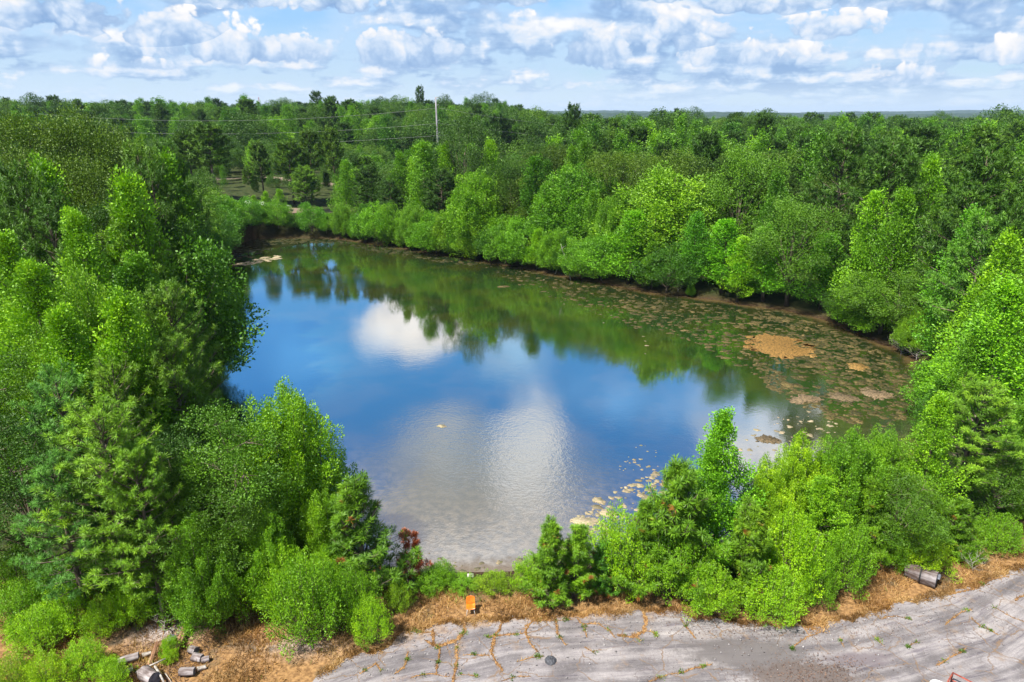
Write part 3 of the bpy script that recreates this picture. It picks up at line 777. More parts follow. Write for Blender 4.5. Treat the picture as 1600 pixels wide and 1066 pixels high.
rx = np.arange(_e[0, 0] + 0.02, 62, 0.16)
def road_mesh():
    n = 70; s = np.concatenate([np.linspace(0, 0.06, 10), np.linspace(0.075, 1, n - 10)])
    e = road_edge(rx); line = road_line(rx); bot = -25.0
    Yg = e[None, :] + (bot - e[None, :]) * s[:, None]; Xg = np.repeat(rx[None, :], n, 0)
    Zg = np.full(Xg.shape, 0.012) + 0.012 * np.sin(Xg * 1.3) * np.sin(Yg * 1.1 + 1)*0.4; Zg[0] = -0.03
    P = np.stack([Xg.ravel(), Yg.ravel(), Zg.ravel()], 1)
    idx = np.arange(P.shape[0]).reshape(n, len(rx))
    Q = np.stack([idx[:-1, :-1], idx[1:, :-1], idx[1:, 1:], idx[:-1, 1:]], -1).reshape(-1, 4)
    me = bpy.data.meshes.new('road'); me.from_pydata(P.tolist(), [], Q.tolist()); me.update()
    a = me.attributes.new('band', 'FLOAT', 'POINT'); a.data.foreach_set('value', (Yg - line[None, :]).ravel().astype(np.float32))
    me.materials.append(road_mat())
    return me
road = tag(obj('road', road_mesh()), kind='structure')

def hills():
    rng = np.random.default_rng(3); m = MB()
    for (Y0, Y1, Y2, base, hgt, px0, px1, sd) in ((1500, 1900, 2600, 4, 8, 800, 2700, 1), (3200, 3900, 5200, 4, 27, -1200, 2800, 2), (5600, 6400, 7600, 4, 50, -1200, 2800, 3)):
        X0 = (px0 - 800) / FPX * Y1; X1 = (px1 - 800) / FPX * Y1
        xs_ = np.arange(X0, X1, Y1 / 260.0); cols = []
        for j, (Y, f) in enumerate(((Y0, 0), ((Y0 + Y1) / 2, 0.6), (Y1, 1.0), (Y2, 0))):
            prof = 0.72 + 0.16 * np.sin(xs_ / Y1 * 5 + sd) + 0.10 * np.sin(xs_ / Y1 * 13 + 2 * sd) + 0.05 * np.sin(xs_ / Y1 * 37 + sd)
            z = base - 3 + (hgt * prof + 3) * f + rng.normal(0, 1.0, len(xs_)) * f * (1.3 if j == 2 else 0.6)
            cols.append(np.stack([xs_, np.full(len(xs_), Y) + 60 * np.sin(xs_ / Y1 * 3), z], 1))
        P = np.concatenate(cols); n = len(xs_)
        F = [(r * n + i, r * n + i + 1, (r + 1) * n + i + 1, (r + 1) * n + i) for r in range(3) for i in range(n - 1)]
        m.add(P, F)
    return m.mesh('hills', hill_mat())
tag(obj('hills', hills()), kind='structure')
# ------------------------------------------------------------------ prototypes: (kind, level) -> list of (trunk mesh, crown mesh, height, radius)
PROTO = {}
def make_proto(kind, level, seeds, fn, leaf, H, Rr, bark=None):
    out = []
    for s in seeds:
        tr, cr = fn(s)
        out.append((tr.mesh(kind + '_trunk', bark or BARK), cr.mesh(kind + '_crown', leaf), H, Rr))
    PROTO[(kind, level)] = out
make_proto('gum', 0, (11, 12, 13), lambda s: cone_tree(s, 12, 3.1, 1.0, nbr=44, k=185, rad=0.64, ll=0.13, power=0.88), GUM, 12, 3.2)
make_proto('gum', 1, (21, 22, 23), lambda s: cone_tree(s, 13, 3.3, 0.6, nbr=40, k=130, rad=0.85, ll=0.175, power=0.8), GUM, 13, 3.4)
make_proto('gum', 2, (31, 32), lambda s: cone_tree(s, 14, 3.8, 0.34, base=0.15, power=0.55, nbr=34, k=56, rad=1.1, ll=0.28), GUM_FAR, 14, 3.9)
make_proto('oak', 0, (41, 42), lambda s: round_tree(s, 12, 4.0, 1.0, base=0.12, k=150, nlobe=26, ll=0.125, rad=0.70), OAK, 12, 4.2)
make_proto('oak', 1, (51, 52, 53), lambda s: round_tree(s, 14, 4.2, 0.6, base=0.10, k=135, nlobe=24, ll=0.14, rad=0.84), OAK, 14, 4.4)
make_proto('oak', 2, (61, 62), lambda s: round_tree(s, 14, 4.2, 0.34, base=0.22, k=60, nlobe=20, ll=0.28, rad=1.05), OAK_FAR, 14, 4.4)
make_proto('bank', 1, (55, 56, 57), lambda s: round_tree(s, 7, 3.4, 0.6, base=0.02, k=110, nlobe=18, ll=0.16, rad=0.85, squash=1.05), GUM, 7, 3.5)
make_proto('pine', 0, (71, 72, 73), lambda s: pine_tree(s, 13, 3.2, 1.0, base=0.22, k=60, nwh=15, ll=0.30, nw=0.028, density=0.72), PINE, 13, 3.4)
make_proto('pine', 1, (81, 82, 83), lambda s: pine_tree(s, 15, 3.6, 0.6, base=0.34, k=30, nwh=14, ll=0.42, nw=0.055, density=0.85), PINE, 15, 3.8)
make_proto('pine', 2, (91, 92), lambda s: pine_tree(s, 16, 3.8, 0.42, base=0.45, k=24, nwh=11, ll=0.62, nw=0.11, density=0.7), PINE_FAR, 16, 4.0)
make_proto('ypine', 0, (101, 102, 103, 104), lambda s: pine_tree(s, 5.5, 1.9, 1.0, base=0.03, k=54, nwh=12, young=True, ll=0.23, nw=0.024, density=1.35), YPINE, 5.6, 2.0)
make_proto('maple', 0, (111, 112, 113), lambda s: spray_tree(s, 11, 3.8, 1.0, nst=56, k=125, rad=0.52, ll=0.13), MAPLE, 11, 4.0)
make_proto('maple', 1, (121, 122), lambda s: spray_tree(s, 12, 4.0, 0.6, nst=46, k=100, rad=0.72, ll=0.18), MAPLE, 12, 4.2)
make_proto('shrub', 0, (131, 132, 133, 134), lambda s: spray_tree(s, 3.2, 1.7, 1.0, nst=44, ll=0.082, k=84, rad=0.28, low=0.06, lw=0.5, fan=1.0), SHRUB, 3.2, 1.8)
PROTO[('shrub', 1)] = PROTO[('shrub', 0)]; PROTO[('ypine', 1)] = PROTO[('ypine', 0)]; PROTO[('maple', 2)] = PROTO[('gum', 2)]
PROTO[('bank', 0)] = PROTO[('bank', 1)]; PROTO[('bank', 2)] = PROTO[('bank', 1)]
NAME = {'gum': 'sweetgum_tree', 'oak': 'oak_tree', 'bank': 'leafy_tree', 'pine': 'pine_tree', 'ypine': 'young_pine_tree', 'maple': 'maple_tree', 'shrub': 'leafy_shrub'}
TRNG = np.random.default_rng(77)
PLACED = []
def plant(kind, x, y, ztop, width, label, col=(1, 1, 1), group=None, level=None, cat=None, name=None):
    zg = float(ground_z(x, y))
    H = max(0.8, ztop - zg)
    width = max(width, H * {'gum': 0.56, 'oak': 0.66, 'bank': 0.95, 'pine': 0.54, 'ypine': 0.85, 'maple': 0.6, 'shrub': 0.8}[kind] * min(1.0, (13.0 / H) ** 0.6))
    dist = math.hypot(x, y)
    if level is None: level = 0 if dist < 62 else 1 if dist < 175 else 2
    opts = PROTO[(kind, level)]; trm, crm, pH, pR = opts[int(TRNG.integers(len(opts)))]
    root = empty(name or NAME[kind], (x, y, zg - 0.06), float(TRNG.uniform(0, 6.28)))
    s = width / 2 / pR
    asym = float(TRNG.uniform(0.84, 1.18)); root.scale = (s * asym, s / asym, H / pH * (0.94 if level == 0 else 1.0))
    root.rotation_euler = (float(TRNG.normal(0, 0.035)), float(TRNG.normal(0, 0.035)), root.rotation_euler[2])
    tag(root, label, cat or ('shrub' if kind == 'shrub' else 'tree'), group)
    obj('stem' if kind == 'shrub' else 'trunk', trm, root)
    c = obj('crown', crm, root)
    c.color = (*col, 1)
    PLACED.append((x, y, width / 2)); return root, c

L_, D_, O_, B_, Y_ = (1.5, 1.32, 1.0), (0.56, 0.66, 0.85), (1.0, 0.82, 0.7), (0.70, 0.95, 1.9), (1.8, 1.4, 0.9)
M_ = (1, 1, 1)
G_LEFT = 'trees on the left bank'; G_RIGHT = 'trees on the right bank'; G_FAR = 'trees along the far bank'; G_DAM = 'trees and shrubs along the pavement edge'
# kind, px and py of the top, distance from the camera (or minus the py of the foot), width in px, tone, label, group
T = [
 # dark hardwoods, far left
 ('oak', 20, 150, 82, 190, O_, 'tall olive hardwood at the left end of the skyline', G_LEFT),
 ('oak', 92, 155, 86, 150, O_, 'tall olive hardwood on the skyline, second from the left', G_LEFT),
 ('oak', 150, 176, 90, 130, O_, 'tall olive hardwood stepping down on the right shoulder of the left skyline', G_LEFT),
 ('oak', 205, 222, 88, 110, O_, 'olive round hardwood lowest of the big left-hand hardwoods', G_LEFT),
 ('oak', 55, 208, 74, 160, O_, 'broad olive hardwood just below the left skyline', G_LEFT),
 ('oak', 132, 240, 74, 140, O_, 'broad olive hardwood below and right of the left skyline', G_LEFT),
 ('oak', 5, 255, 66, 120, D_, 'dark hardwood cut by the left frame edge under the skyline trees', G_LEFT),
 ('oak', 172, 300, 68, 120, D_, 'dark hardwood behind the tall lime sweetgum on the left', G_LEFT),
 ('oak', 250, 300, 80, 90, D_, 'dark rounded hardwood between two narrow lime sweetgums on the left', G_LEFT),
 ('gum', 58, 257, 60, 92, L_, 'lime sweetgum peeping over the pines near the left edge', G_LEFT),
 ('pine', 20, 275, 56, 120, D_, 'dark flat-topped pine at the left edge', G_LEFT),
 ('pine', 80, 325, 53, 110, D_, 'dark pine left of the tall lime sweetgum', G_LEFT),
 ('gum', 128, 312, 50, 104, L_, 'tall bright lime sweetgum standing clear of the dark pines on the left', G_LEFT),
 ('gum', 206, 282, 56, 62, L_, 'narrow lime sweetgum with a pointed top on the left', G_LEFT),
 ('gum', 260, 248, 70, 52, M_, 'slim green sweetgum behind the left bank pines', G_LEFT),
 ('pine', 214, 235, 70, 90, M_, 'soft green pine below the left hardwoods', G_LEFT),
 ('pine', 277, 232, 76, 90, D_, 'dark pine left of the last lime spire on the left bank', G_LEFT),
 ('gum', 331, 262, 78, 40, L_, 'last slim lime spire at the right end of the left bank wood', G_LEFT),
 ('pine', 308, 272, 64, 100, D_, 'dark pine standing over the left bank bend', G_LEFT),
 ('pine', 347, 305, 70, 80, D_, 'dark pine closest to the far-left corner of the pond', G_LEFT),
 ('pine', 270, 335, 58, 90, M_, 'mid green pine behind the left waterside hardwoods', G_LEFT),
 ('bank', 350, 372, 66, 70, M_, 'low leafy tree over the water at the left bend', G_LEFT),
 ('bank', 312, 392, 60, 80, D_, 'low dark leafy tree over the left water edge', G_LEFT),
 ('oak', 300, 335, 66, 90, D_, 'dark hardwood above the left water edge', G_LEFT),
 ('gum', 243, 386, 49, 84, M_, 'green sweetgum above the big waterside pine', G_LEFT),
 ('gum', 205, 398, 50, 80, D_, 'dark sweetgum left of the one above the waterside pine', G_LEFT),
 ('gum', 4, 346, 46, 70, L_, 'lime sweetgum cut by the left frame edge', G_LEFT),
 ('gum', 27, 392, 42, 105, L_, 'broad bright lime sweetgum by the left frame edge', G_LEFT),
 ('maple', 108, 403, 42, 120, (1.25, 1.1, 1.8), 'pale yellow-green maple behind the two lime spires', G_LEFT),
 ('maple', 200, 440, 41, 110, (1.05, 0.95, 1.5), 'soft green maple right of the pointed lime spire', G_LEFT),
 ('gum', 171, 436, 38, 116, L_, 'tall pointed lime sweetgum, brightest on the left', G_LEFT),
 ('gum', 105, 461, 38, 92, L_, 'shorter lime sweetgum spire left of the brightest one', G_LEFT),
 ('maple', 60, 492, 39, 110, (1.1, 1.0, 1.5), 'pale green maple with level branches near the left edge', G_LEFT),
 ('pine', 306, 434, 43, 150, M_, 'big long-needled pine leaning over the left water edge', G_LEFT),
 ('pine', 372, 500, 44, 100, M_, 'pine with open branches reaching over the blue water', G_LEFT),
 ('pine', 272, 515, 39, 140, M_, 'mid green pine below the big waterside pine', G_LEFT),
 ('gum', 215, 545, 37, 80, M_, 'green sweetgum between the spires and the middle pines', G_LEFT),
 ('oak', 30, 545, 38, 130, M_, 'green hardwood at the left frame edge below the maples', G_LEFT),
 ('pine', 163, 562, 34, 108, (1.2, 1.15, 0.9), 'yellow-green pine above the brightest foreground pine', G_LEFT),
 ('pine', 68, 566, 34, 120, B_, 'bluish pine near the left edge', G_LEFT),
 ('pine', 140, 614, 29.5, 165, (1.45, 1.4, 1.1), 'brightest long-needled pine in the left foreground', G_LEFT),
 ('pine', 75, 700, 29, 120, B_, 'lower bluish pine at the left edge', G_LEFT),
 ('pine', 205, 700, 28.5, 120, (1.3, 1.3, 1.0), 'bright pine low on the right side of the brightest one', G_LEFT),
 ('oak', 10, 640, 32, 120, D_, 'dark hardwood at the left edge beside the bluish pines', G_LEFT),
 ('oak', 250, 660, 32, 110, D_, 'dark hardwood in the gap between the bright pine and the big maple', G_LEFT),
 ('maple', 432, 572, 34.5, 185, L_, 'big bright maple leaning out over the blue water', G_LEFT),
 ('oak', 345, 626, 32.5, 185, (1.2, 1.25, 1.0), 'dense green hardwood left of the big bright maple', G_LEFT),
 ('oak', 300, 735, 30, 130, M_, 'low dense hardwood under the big maple', G_LEFT),
 ('maple', 408, 792, 30, 60, M_, 'small shooting maple at the foot of the big one', G_LEFT),
 ('maple', 300, 800, 28.5, 80, M_, 'small fresh green maple above the left shrubs', G_LEFT),
 ('maple', 505, 742, -905, 78, (1.3, 1.15, 0.9), 'slender yellow-green maple left of the rusty-flecked pine', G_DAM),
 ('ypine', 568, 738, -925, 96, (0.85, 0.88, 1.0), 'young pine with rusty tufts at the left end of the water gap', G_DAM),
 # the dam, right of the gap
 ('ypine', 858, 806, -936, 92, M_, 'bushy young pine at the right side of the water gap', G_DAM),
 ('ypine', 900, 815, -934, 66, (1.1, 1.1, 0.9), 'shorter young pine leaning on the bushy one by the gap', G_DAM),
 ('ypine', 946, 846, -928, 66, B_, 'small blue-green pine between two bigger young pines', G_DAM),
 ('ypine', 1004, 782, -926, 98, M_, 'young pine with a tall leader in the middle of the hedge', G_DAM),
 ('ypine', 1072, 706, -912, 92, M_, 'taller young pine just left of the bright pointed sweetgum', G_DAM),
 ('gum', 1145, 632, -890, 122, (1.2, 1.3, 1.0), 'bright pointed sweetgum standing against the blue water', G_DAM),
 ('gum', 1103, 690, -905, 78, (1.0, 1.1, 1.0), 'rounded leafy sweetgum joined to the pointed one', G_DAM),
 ('ypine', 1172, 778, -932, 96, (1.05, 1.0, 0.9), 'young pine with a brown patch below the pointed sweetgum', G_DAM),
 ('maple', 1262, 668, -850, 110, Y_, 'rounded yellow-green tree by the white cloud reflection', G_RIGHT),
 ('maple', 1215, 712, -880, 90, Y_, 'lower yellow-green tree between the pointed sweetgum and the rounded one', G_RIGHT),
 ('maple', 1335, 652, -850, 140, M_, 'broad green maple with upright shoots on the right', G_RIGHT),
 ('maple', 1395, 655, -830, 110, (1.1, 1.05, 1.1), 'green maple with pale shoots beside the algae', G_RIGHT),
 ('gum', 1478, 606, -835, 110, L_, 'bright sweetgum left of the big right-hand pine', G_RIGHT),
 ('pine', 1528, 588, -800, 175, (1.35, 1.3, 1.2), 'big round long-needled pine on the right', G_RIGHT),
 ('ypine', 1362, 745, -872, 96, (1.15, 1.1, 1.2), 'soft pine in front of the broad green maple', G_RIGHT),
 ('gum', 1300, 745, -890, 110, L_, 'bright leafy sweetgum above the paired roadside shrubs', G_RIGHT),
 ('oak', 1420, 735, -865, 130, M_, 'dense dark green hardwood above the strapped log', G_RIGHT),
 ('ypine', 1505, 775, -868, 84, M_, 'young pine above and right of the strapped log', G_RIGHT),
 ('oak', 1575, 690, -820, 120, M_, 'dense hardwood at the right frame edge', G_RIGHT),
 ('maple', 1592, 740, -800, 70, L_, 'bright maple cut by the right frame edge', G_RIGHT),
 # right bank, behind
 ('gum', 1590, 446, 50, 160, (1.3, 1.3, 1.0), 'large bright sweetgum on the right frame edge', G_RIGHT),
 ('gum', 1530, 520, 50, 100, M_, 'green sweetgum above the big right-hand pine', G_RIGHT),
 ('gum', 1490, 466, 56, 96, M_, 'green sweetgum over the right corner of the pond', G_RIGHT),
 ('bank', 1500, 540, 58, 90, L_, 'leafy tree spilling over the right corner of the pond', G_RIGHT),
 ('gum', 1535, 370, 58, 96, L_, 'bright conical sweetgum on the right, under the dark pines', G_RIGHT),
 ('gum', 1590, 400, 60, 70, M_, 'green sweetgum beside the bright conical one at the right edge', G_RIGHT),
 ('gum', 1377, 303, 71, 104, (1.4, 1.3, 1.0), 'tall bright conical sweetgum, the brightest of the right bank', G_RIGHT),
 ('oak', 1252, 302, 80, 130, (1.25, 1.25, 1.4), 'feathery pale green round tree on the right bank', G_RIGHT),
 ('gum', 1138, 346, 86, 108, (1.1, 1.3, 1.0), 'bright conical sweetgum at the waterside, left of a pair', G_RIGHT),
 ('gum', 1206, 358, 82, 92, (1.1, 1.3, 1.0), 'bright conical sweetgum at the waterside, right of a pair', G_RIGHT),
 ('gum', 1300, 367, 72, 92, (0.8, 1.0, 1.0), 'blue-green conical sweetgum at the waterside', G_RIGHT),
 ('gum', 1087, 335, 94, 72, (0.75, 1.0, 1.1), 'blue-green slender sweetgum behind the red bank', G_RIGHT),
 ('pine', 1460, 342, 62, 86, (0.95, 1.1, 1.5), 'blue-green pine on the right bank', G_RIGHT),
 ('gum', 1515, 335, 66, 62, (0.8, 1.0, 0.9), 'dark green spire on the right bank', G_RIGHT),
 ('oak', 1415, 415, 58, 120, (1.3, 1.25, 1.4), 'pale bushy tree with cream flowers near the right corner of the pond', G_RIGHT),
 ('bank', 1375, 455, 60, 90, M_, 'leafy tree over the algae on the right', G_RIGHT),
 ('oak', 1340, 440, 64, 90, D_, 'dark green tree behind the algae on the right', G_RIGHT),
 ('gum', 1415, 300, 76, 66, M_, 'green sweetgum behind the brightest one of the right bank', G_RIGHT),
 ('oak', 1165, 218, 110, 130, (1.3, 1.3, 1.0), 'big green hardwood with dark hollows on the right bank', G_RIGHT),
 ('pine', 1388, 232, 88, 130, D_, 'dark spreading pine with a visible forked trunk on the right', G_RIGHT),
 ('pine', 1317, 214, 96, 120, D_, 'dark dense pine left of the forked one', G_RIGHT),
 ('pine', 1567, 243, 72, 170, D_, 'big dark layered pine at the right frame edge', G_RIGHT),
 ('pine', 1505, 300, 70, 110, D_, 'dark pine below the big layered one', G_RIGHT),
 ('pine', 1590, 330, 62, 110, D_, 'dark pine at the right frame edge under the big layered one', G_RIGHT),
 ('gum', 1472, 250, 88, 80, (1.4, 1.3, 1.0), 'bright sweetgum left of the big layered pine', G_RIGHT),
 ('gum', 1225, 275, 98, 70, D_, 'dark sweetgum behind the feathery pale tree', G_RIGHT),
 ('oak', 970, 222, 128, 130, O_, 'big olive hardwood crown behind the far bank, left of two', G_FAR),
 ('oak', 1050, 228, 122, 140, O_, 'big olive hardwood crown behind the far bank, right of two', G_FAR),
 ('gum', 988, 332, 106, 110, (1.1, 1.2, 1.0), 'broad green sweetgum at the waterside below the olive hardwoods', G_FAR),
 ('gum', 930, 300, 118, 60, M_, 'green sweetgum left of the broad one below the olive hardwoods', G_FAR),
 ('gum', 692, 228, 143, 56, L_, 'bright pointed sweetgum just below the tall utility pole', G_FAR),
 ('gum', 625, 240, 148, 46, M_, 'green pointed sweetgum left of the utility pole', G_FAR),
 ('gum', 651, 248, 146, 44, L_, 'lime pointed sweetgum between two green ones near the utility pole', G_FAR),
 ('gum', 766, 222, 140, 34, L_, 'small lime spire right of the utility pole', G_FAR),
 ('maple', 745, 262, 130, 104, (1.2, 1.15, 1.2), 'wide pale green willowy tree at the far bank', G_FAR),
 ('gum', 534, 252, 158, 50, M_, 'green pointed sweetgum at the left end of the far bank', G_FAR),
 ('gum', 570, 262, 156, 50, M_, 'green pointed sweetgum second at the left end of the far bank', G_FAR),
 ('gum', 860, 288, 122, 58, M_, 'green upright sweetgum in the middle of the far bank', G_FAR),
 ('pine', 321, 196, 165, 72, (1.5, 1.35, 1.2), 'pale open pine with a grey forked trunk beyond the left bank', G_FAR),
 ('pine', 289, 206, 168, 60, (1.2, 1.1, 1.0), 'pale pine left of the one with a grey forked trunk', G_FAR),
 ('pine', 403, 224, 172, 46, (1.2, 1.1, 1.0), 'round pale pine below the power lines', G_FAR),
 ('pine', 450, 222, 175, 60, (1.5, 1.35, 1.0), 'round yellow-green pine below the power lines', G_FAR),
 ('pine', 478, 205, 180, 44, (1.2, 1.1, 1.0), 'taller of two pale pines below the power lines, left one', G_FAR),
 ('pine', 520, 204, 180, 44, (1.2, 1.1, 1.0), 'taller of two pale pines below the power lines, right one', G_FAR),
 ('pine', 470, 262, 160, 56, M_, 'soft pine in front of the pale track beyond the pond', G_FAR),
 ('gum', 412, 300, 157, 26, L_, 'thin lime sapling in front of the white vehicles', G_FAR),
 ('bank', 386, 314, 161, 36, M_, 'low bushy tree hiding the lower half of the left white vehicle', G_FAR),
 ('bank', 426, 318, 161, 38, M_, 'low bushy tree between the white vehicles and the water', G_FAR),
 ('gum', 396, 306, 161, 22, L_, 'thinnest lime sapling, just left of the one before the white vehicles', G_FAR),
 ('gum', 437, 296, 157, 28, L_, 'thin lime sapling right of the white vehicles', G_FAR),
]
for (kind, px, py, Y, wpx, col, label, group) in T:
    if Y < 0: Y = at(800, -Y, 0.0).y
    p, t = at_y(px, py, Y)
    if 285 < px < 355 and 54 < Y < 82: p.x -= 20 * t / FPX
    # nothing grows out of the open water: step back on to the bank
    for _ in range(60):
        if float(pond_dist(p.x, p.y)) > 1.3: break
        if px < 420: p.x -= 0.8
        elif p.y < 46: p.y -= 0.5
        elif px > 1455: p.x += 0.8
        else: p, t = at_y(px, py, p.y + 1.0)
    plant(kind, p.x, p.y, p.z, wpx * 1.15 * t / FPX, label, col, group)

# shrubs that fringe the pavement and the clearing, by the pixel of their foot
S = [
 (375, 816, 955, 84, M_, 'green shrub left of the biggest roadside shrub'), (304, 866, 968, 92, L_, 'yellow-green shrub above the dead grass clearing'),
 (187, 900, 985, 70, L_, 'upright yellow-green shrub at the left of the grey gravel patch'), (150, 926, 1000, 64, (1.3, 1.1, 0.7), 'sparse yellowish shrub beside the gravel patch'),
 (95, 905, 985, 96, L_, 'wide pale green shrub in the left corner'), (20, 905, 985, 96, M_, 'green shrub at the left frame edge'),
 (45, 950, 1020, 90, L_, 'bright shrub above the bottom left corner'), (122, 998, 1060, 76, L_, 'bright green shrub left of the pile of logs'),
 (62, 1018, 1085, 76, Y_, 'yellow-green shrub in the bottom left corner'), (168, 1022, 1075, 56, L_, 'small bright shrub touching the grey log'),
 (10, 1020, 1090, 70, (1.4, 1.1, 1.0), 'pale shrub at the very bottom left'), (262, 992, 1030, 34, L_, 'low bright weed shrub growing in the middle of the log pile'),
 (262, 1014, 1042, 26, Y_, 'small weed in the log pile below the bigger one'),
 (470, 850, 1003, 120, M_, 'biggest roadside shrub, bright green down to the pavement'), (440, 845, 970, 90, L_, 'yellow-green shrub behind the biggest roadside shrub'),
 (545, 880, 985, 76, M_, 'green shrub below the rusty-flecked pine'), (574, 925, 1008, 62, L_, 'low bright shrub at the pavement edge left of the chair'),
 (500, 860, 960, 70, L_, 'yellowish shrub tucked under the slender maple'),
 (690, 872, 918, 44, M_, 'round little bush on the shore in the water gap'), (668, 888, 925, 60, M_, 'low spreading bush left of the little round one'),
 (722, 898, 924, 50, M_, 'low weedy bush right of the little round one'), (772, 890, 930, 56, (1.3, 1.0, 1.4), 'thin grey-green weedy bush right of the chair'),
 (830, 862, 930, 60, L_, 'leafy bush at the foot of the bushy young pine'),
 (1113, 874, 962, 90, L_, 'rounded bright shrub at the pavement edge, left of a pair'), (1212, 880, 967, 110, L_, 'wider bright shrub at the pavement edge, right of a pair'),
 (1060, 800, 935, 80, M_, 'leafy bush in the shade of the taller young pine'), (975, 788, 920, 76, L_, 'round bright bush behind the hedge pines'),
 (1250, 790, 925, 96, L_, 'bright bush below the rounded yellow-green tree'), (1335, 810, 925, 96, M_, 'green bush in front of the broad green maple'),
 (1290, 850, 945, 76, M_, 'leafy bush right behind the paired roadside shrubs'), (1450, 828, 893, 84, Y_, 'yellow-green shrub right behind the strapped log'),
 (1400, 815, 890, 70, M_, 'dark green bush left of the shrub behind the strapped log'), (1515, 838, 880, 60, M_, 'green bush at the foot of the right-hand young pine'),
 (1570, 800, 862, 80, M_, 'bush on the slope at the right edge'),
 (230, 880, 965, 80, M_, 'green bush by the bleached fallen branches'), (10, 850, 940, 110, M_, 'dense green bush at the left edge under the bluish pine'),
 (100, 850, 940, 100, (1.1, 1.1, 0.8), 'green bush under the brightest pine'), (170, 860, 940, 80, D_, 'dark bush behind the bleached fallen branches'),
 (400, 860, 945, 70, D_, 'dark bush at the foot of the small shooting maple'), (620, 900, 960, 34, (1.2, 1.0, 1.0), 'thin weedy shrub under the red-brown sapling'),
]
for (px, py, pf, wpx, col, label) in S:
    foot = at(px, pf, 0.0)
    p, t = at_y(px, py, foot.y + 0.3)
    plant('shrub', p.x, p.y, p.z, wpx * t / FPX * 1.08, label, col, 'shrubs fringing the pavement and clearing')

# ------------------------------------------------------------------ the rest of the wood
frng = np.random.default_rng(2024)
ORD = 'first second third fourth fifth sixth seventh eighth ninth tenth eleventh twelfth thirteenth fourteenth fifteenth sixteenth seventeenth eighteenth nineteenth twentieth'.split()
TENS = {2: 'twenty', 3: 'thirty', 4: 'forty', 5: 'fifty', 6: 'sixty'}
def ordinal(n):
    if n <= 20: return ORD[n - 1]
    if n % 10 == 0: return {30: 'thirtieth', 40: 'fortieth', 50: 'fiftieth', 60: 'sixtieth'}.get(n, 'last')
    return TENS[n // 10] + '-' + ORD[n % 10 - 1]
def free(x, y, r):
    return all((x - a) ** 2 + (y - b) ** 2 > (r + 0.45 * c) ** 2 for a, b, c in PLACED)
TONES = {'gum': [((1.6, 1.4, 0.9), 'lime green'), ((1.0, 1.0, 1.0), 'bright green'), ((0.52, 0.66, 0.85), 'mid green')],
         'bank': [((1.0, 1.05, 1.0), 'bright green'), ((0.66, 0.82, 0.9), 'mid green'), ((0.42, 0.55, 0.7), 'dark green')],
         'oak': [((1.2, 1.15, 1.0), 'mid green'), ((0.62, 0.68, 0.85), 'dark green'), ((0.95, 0.78, 0.6), 'olive green')],
         'pine': [((0.95, 0.95, 1.0), 'soft green'), ((0.55, 0.62, 0.8), 'dark green'), ((0.34, 0.42, 0.65), 'very dark')],
         'maple': [((1.0, 1.0, 1.0), 'bright green'), ((1.25, 1.1, 1.3), 'pale green'), ((0.8, 0.9, 0.9), 'bright green')]}
FORM = {'gum': 'pointed tree', 'bank': 'low leafy tree', 'oak': 'round-crowned tree', 'pine': 'pine', 'maple': 'fanning tree'}
cand = []   # zone, row, px, kind, x, y, ztop, width, tone
# overhanging row round the far and left banks
seg = np.roll(POND, -1, 0) - POND; ln = np.linalg.norm(seg, axis=1); cum = np.concatenate([[0], np.cumsum(ln)])
s = 0.0
while s < cum[-1]:
    i = min(len(ln) - 1, int(np.searchsorted(cum, s, 'right') - 1)); q = POND[i] + seg[i] * (s - cum[i]) / ln[i]
    nrm = np.array([seg[i][1], -seg[i][0]]) / ln[i]
    if pond_dist(*(q + nrm * 1.0)) < 0: nrm = -nrm
    s += frng.uniform(2.9, 4.2)
    if q[1] < 50: continue
    p = q + nrm * frng.uniform(0.3, 1.3)
    px, py = project(p[0], p[1], 0)
    if not (-60 < px < 1660): continue
    if not free(p[0], p[1], -0.4): continue
    gapped = 1075 < px < 1092 or 1238 < px < 1252
    far_left = px < 560
    h = frng.uniform(3.2, 8.0) if far_left else frng.uniform(5.5, 9.5)
    if gapped: h = 2.0
    if px > 1300: h = frng.uniform(3.6, 6.0)
    if q[0] < -14 and q[1] < 112: h = frng.uniform(2.6, 4.6)
    kind = frng.choice(['bank', 'bank', 'maple'] if far_left else ['bank', 'bank', 'gum', 'maple'])
    cand.append(['bank', 0, px, kind, p[0], p[1], float(ground_z(*p)) + h, h * (1.2 if kind == 'bank' else 0.85) , int(frng.integers(3))])
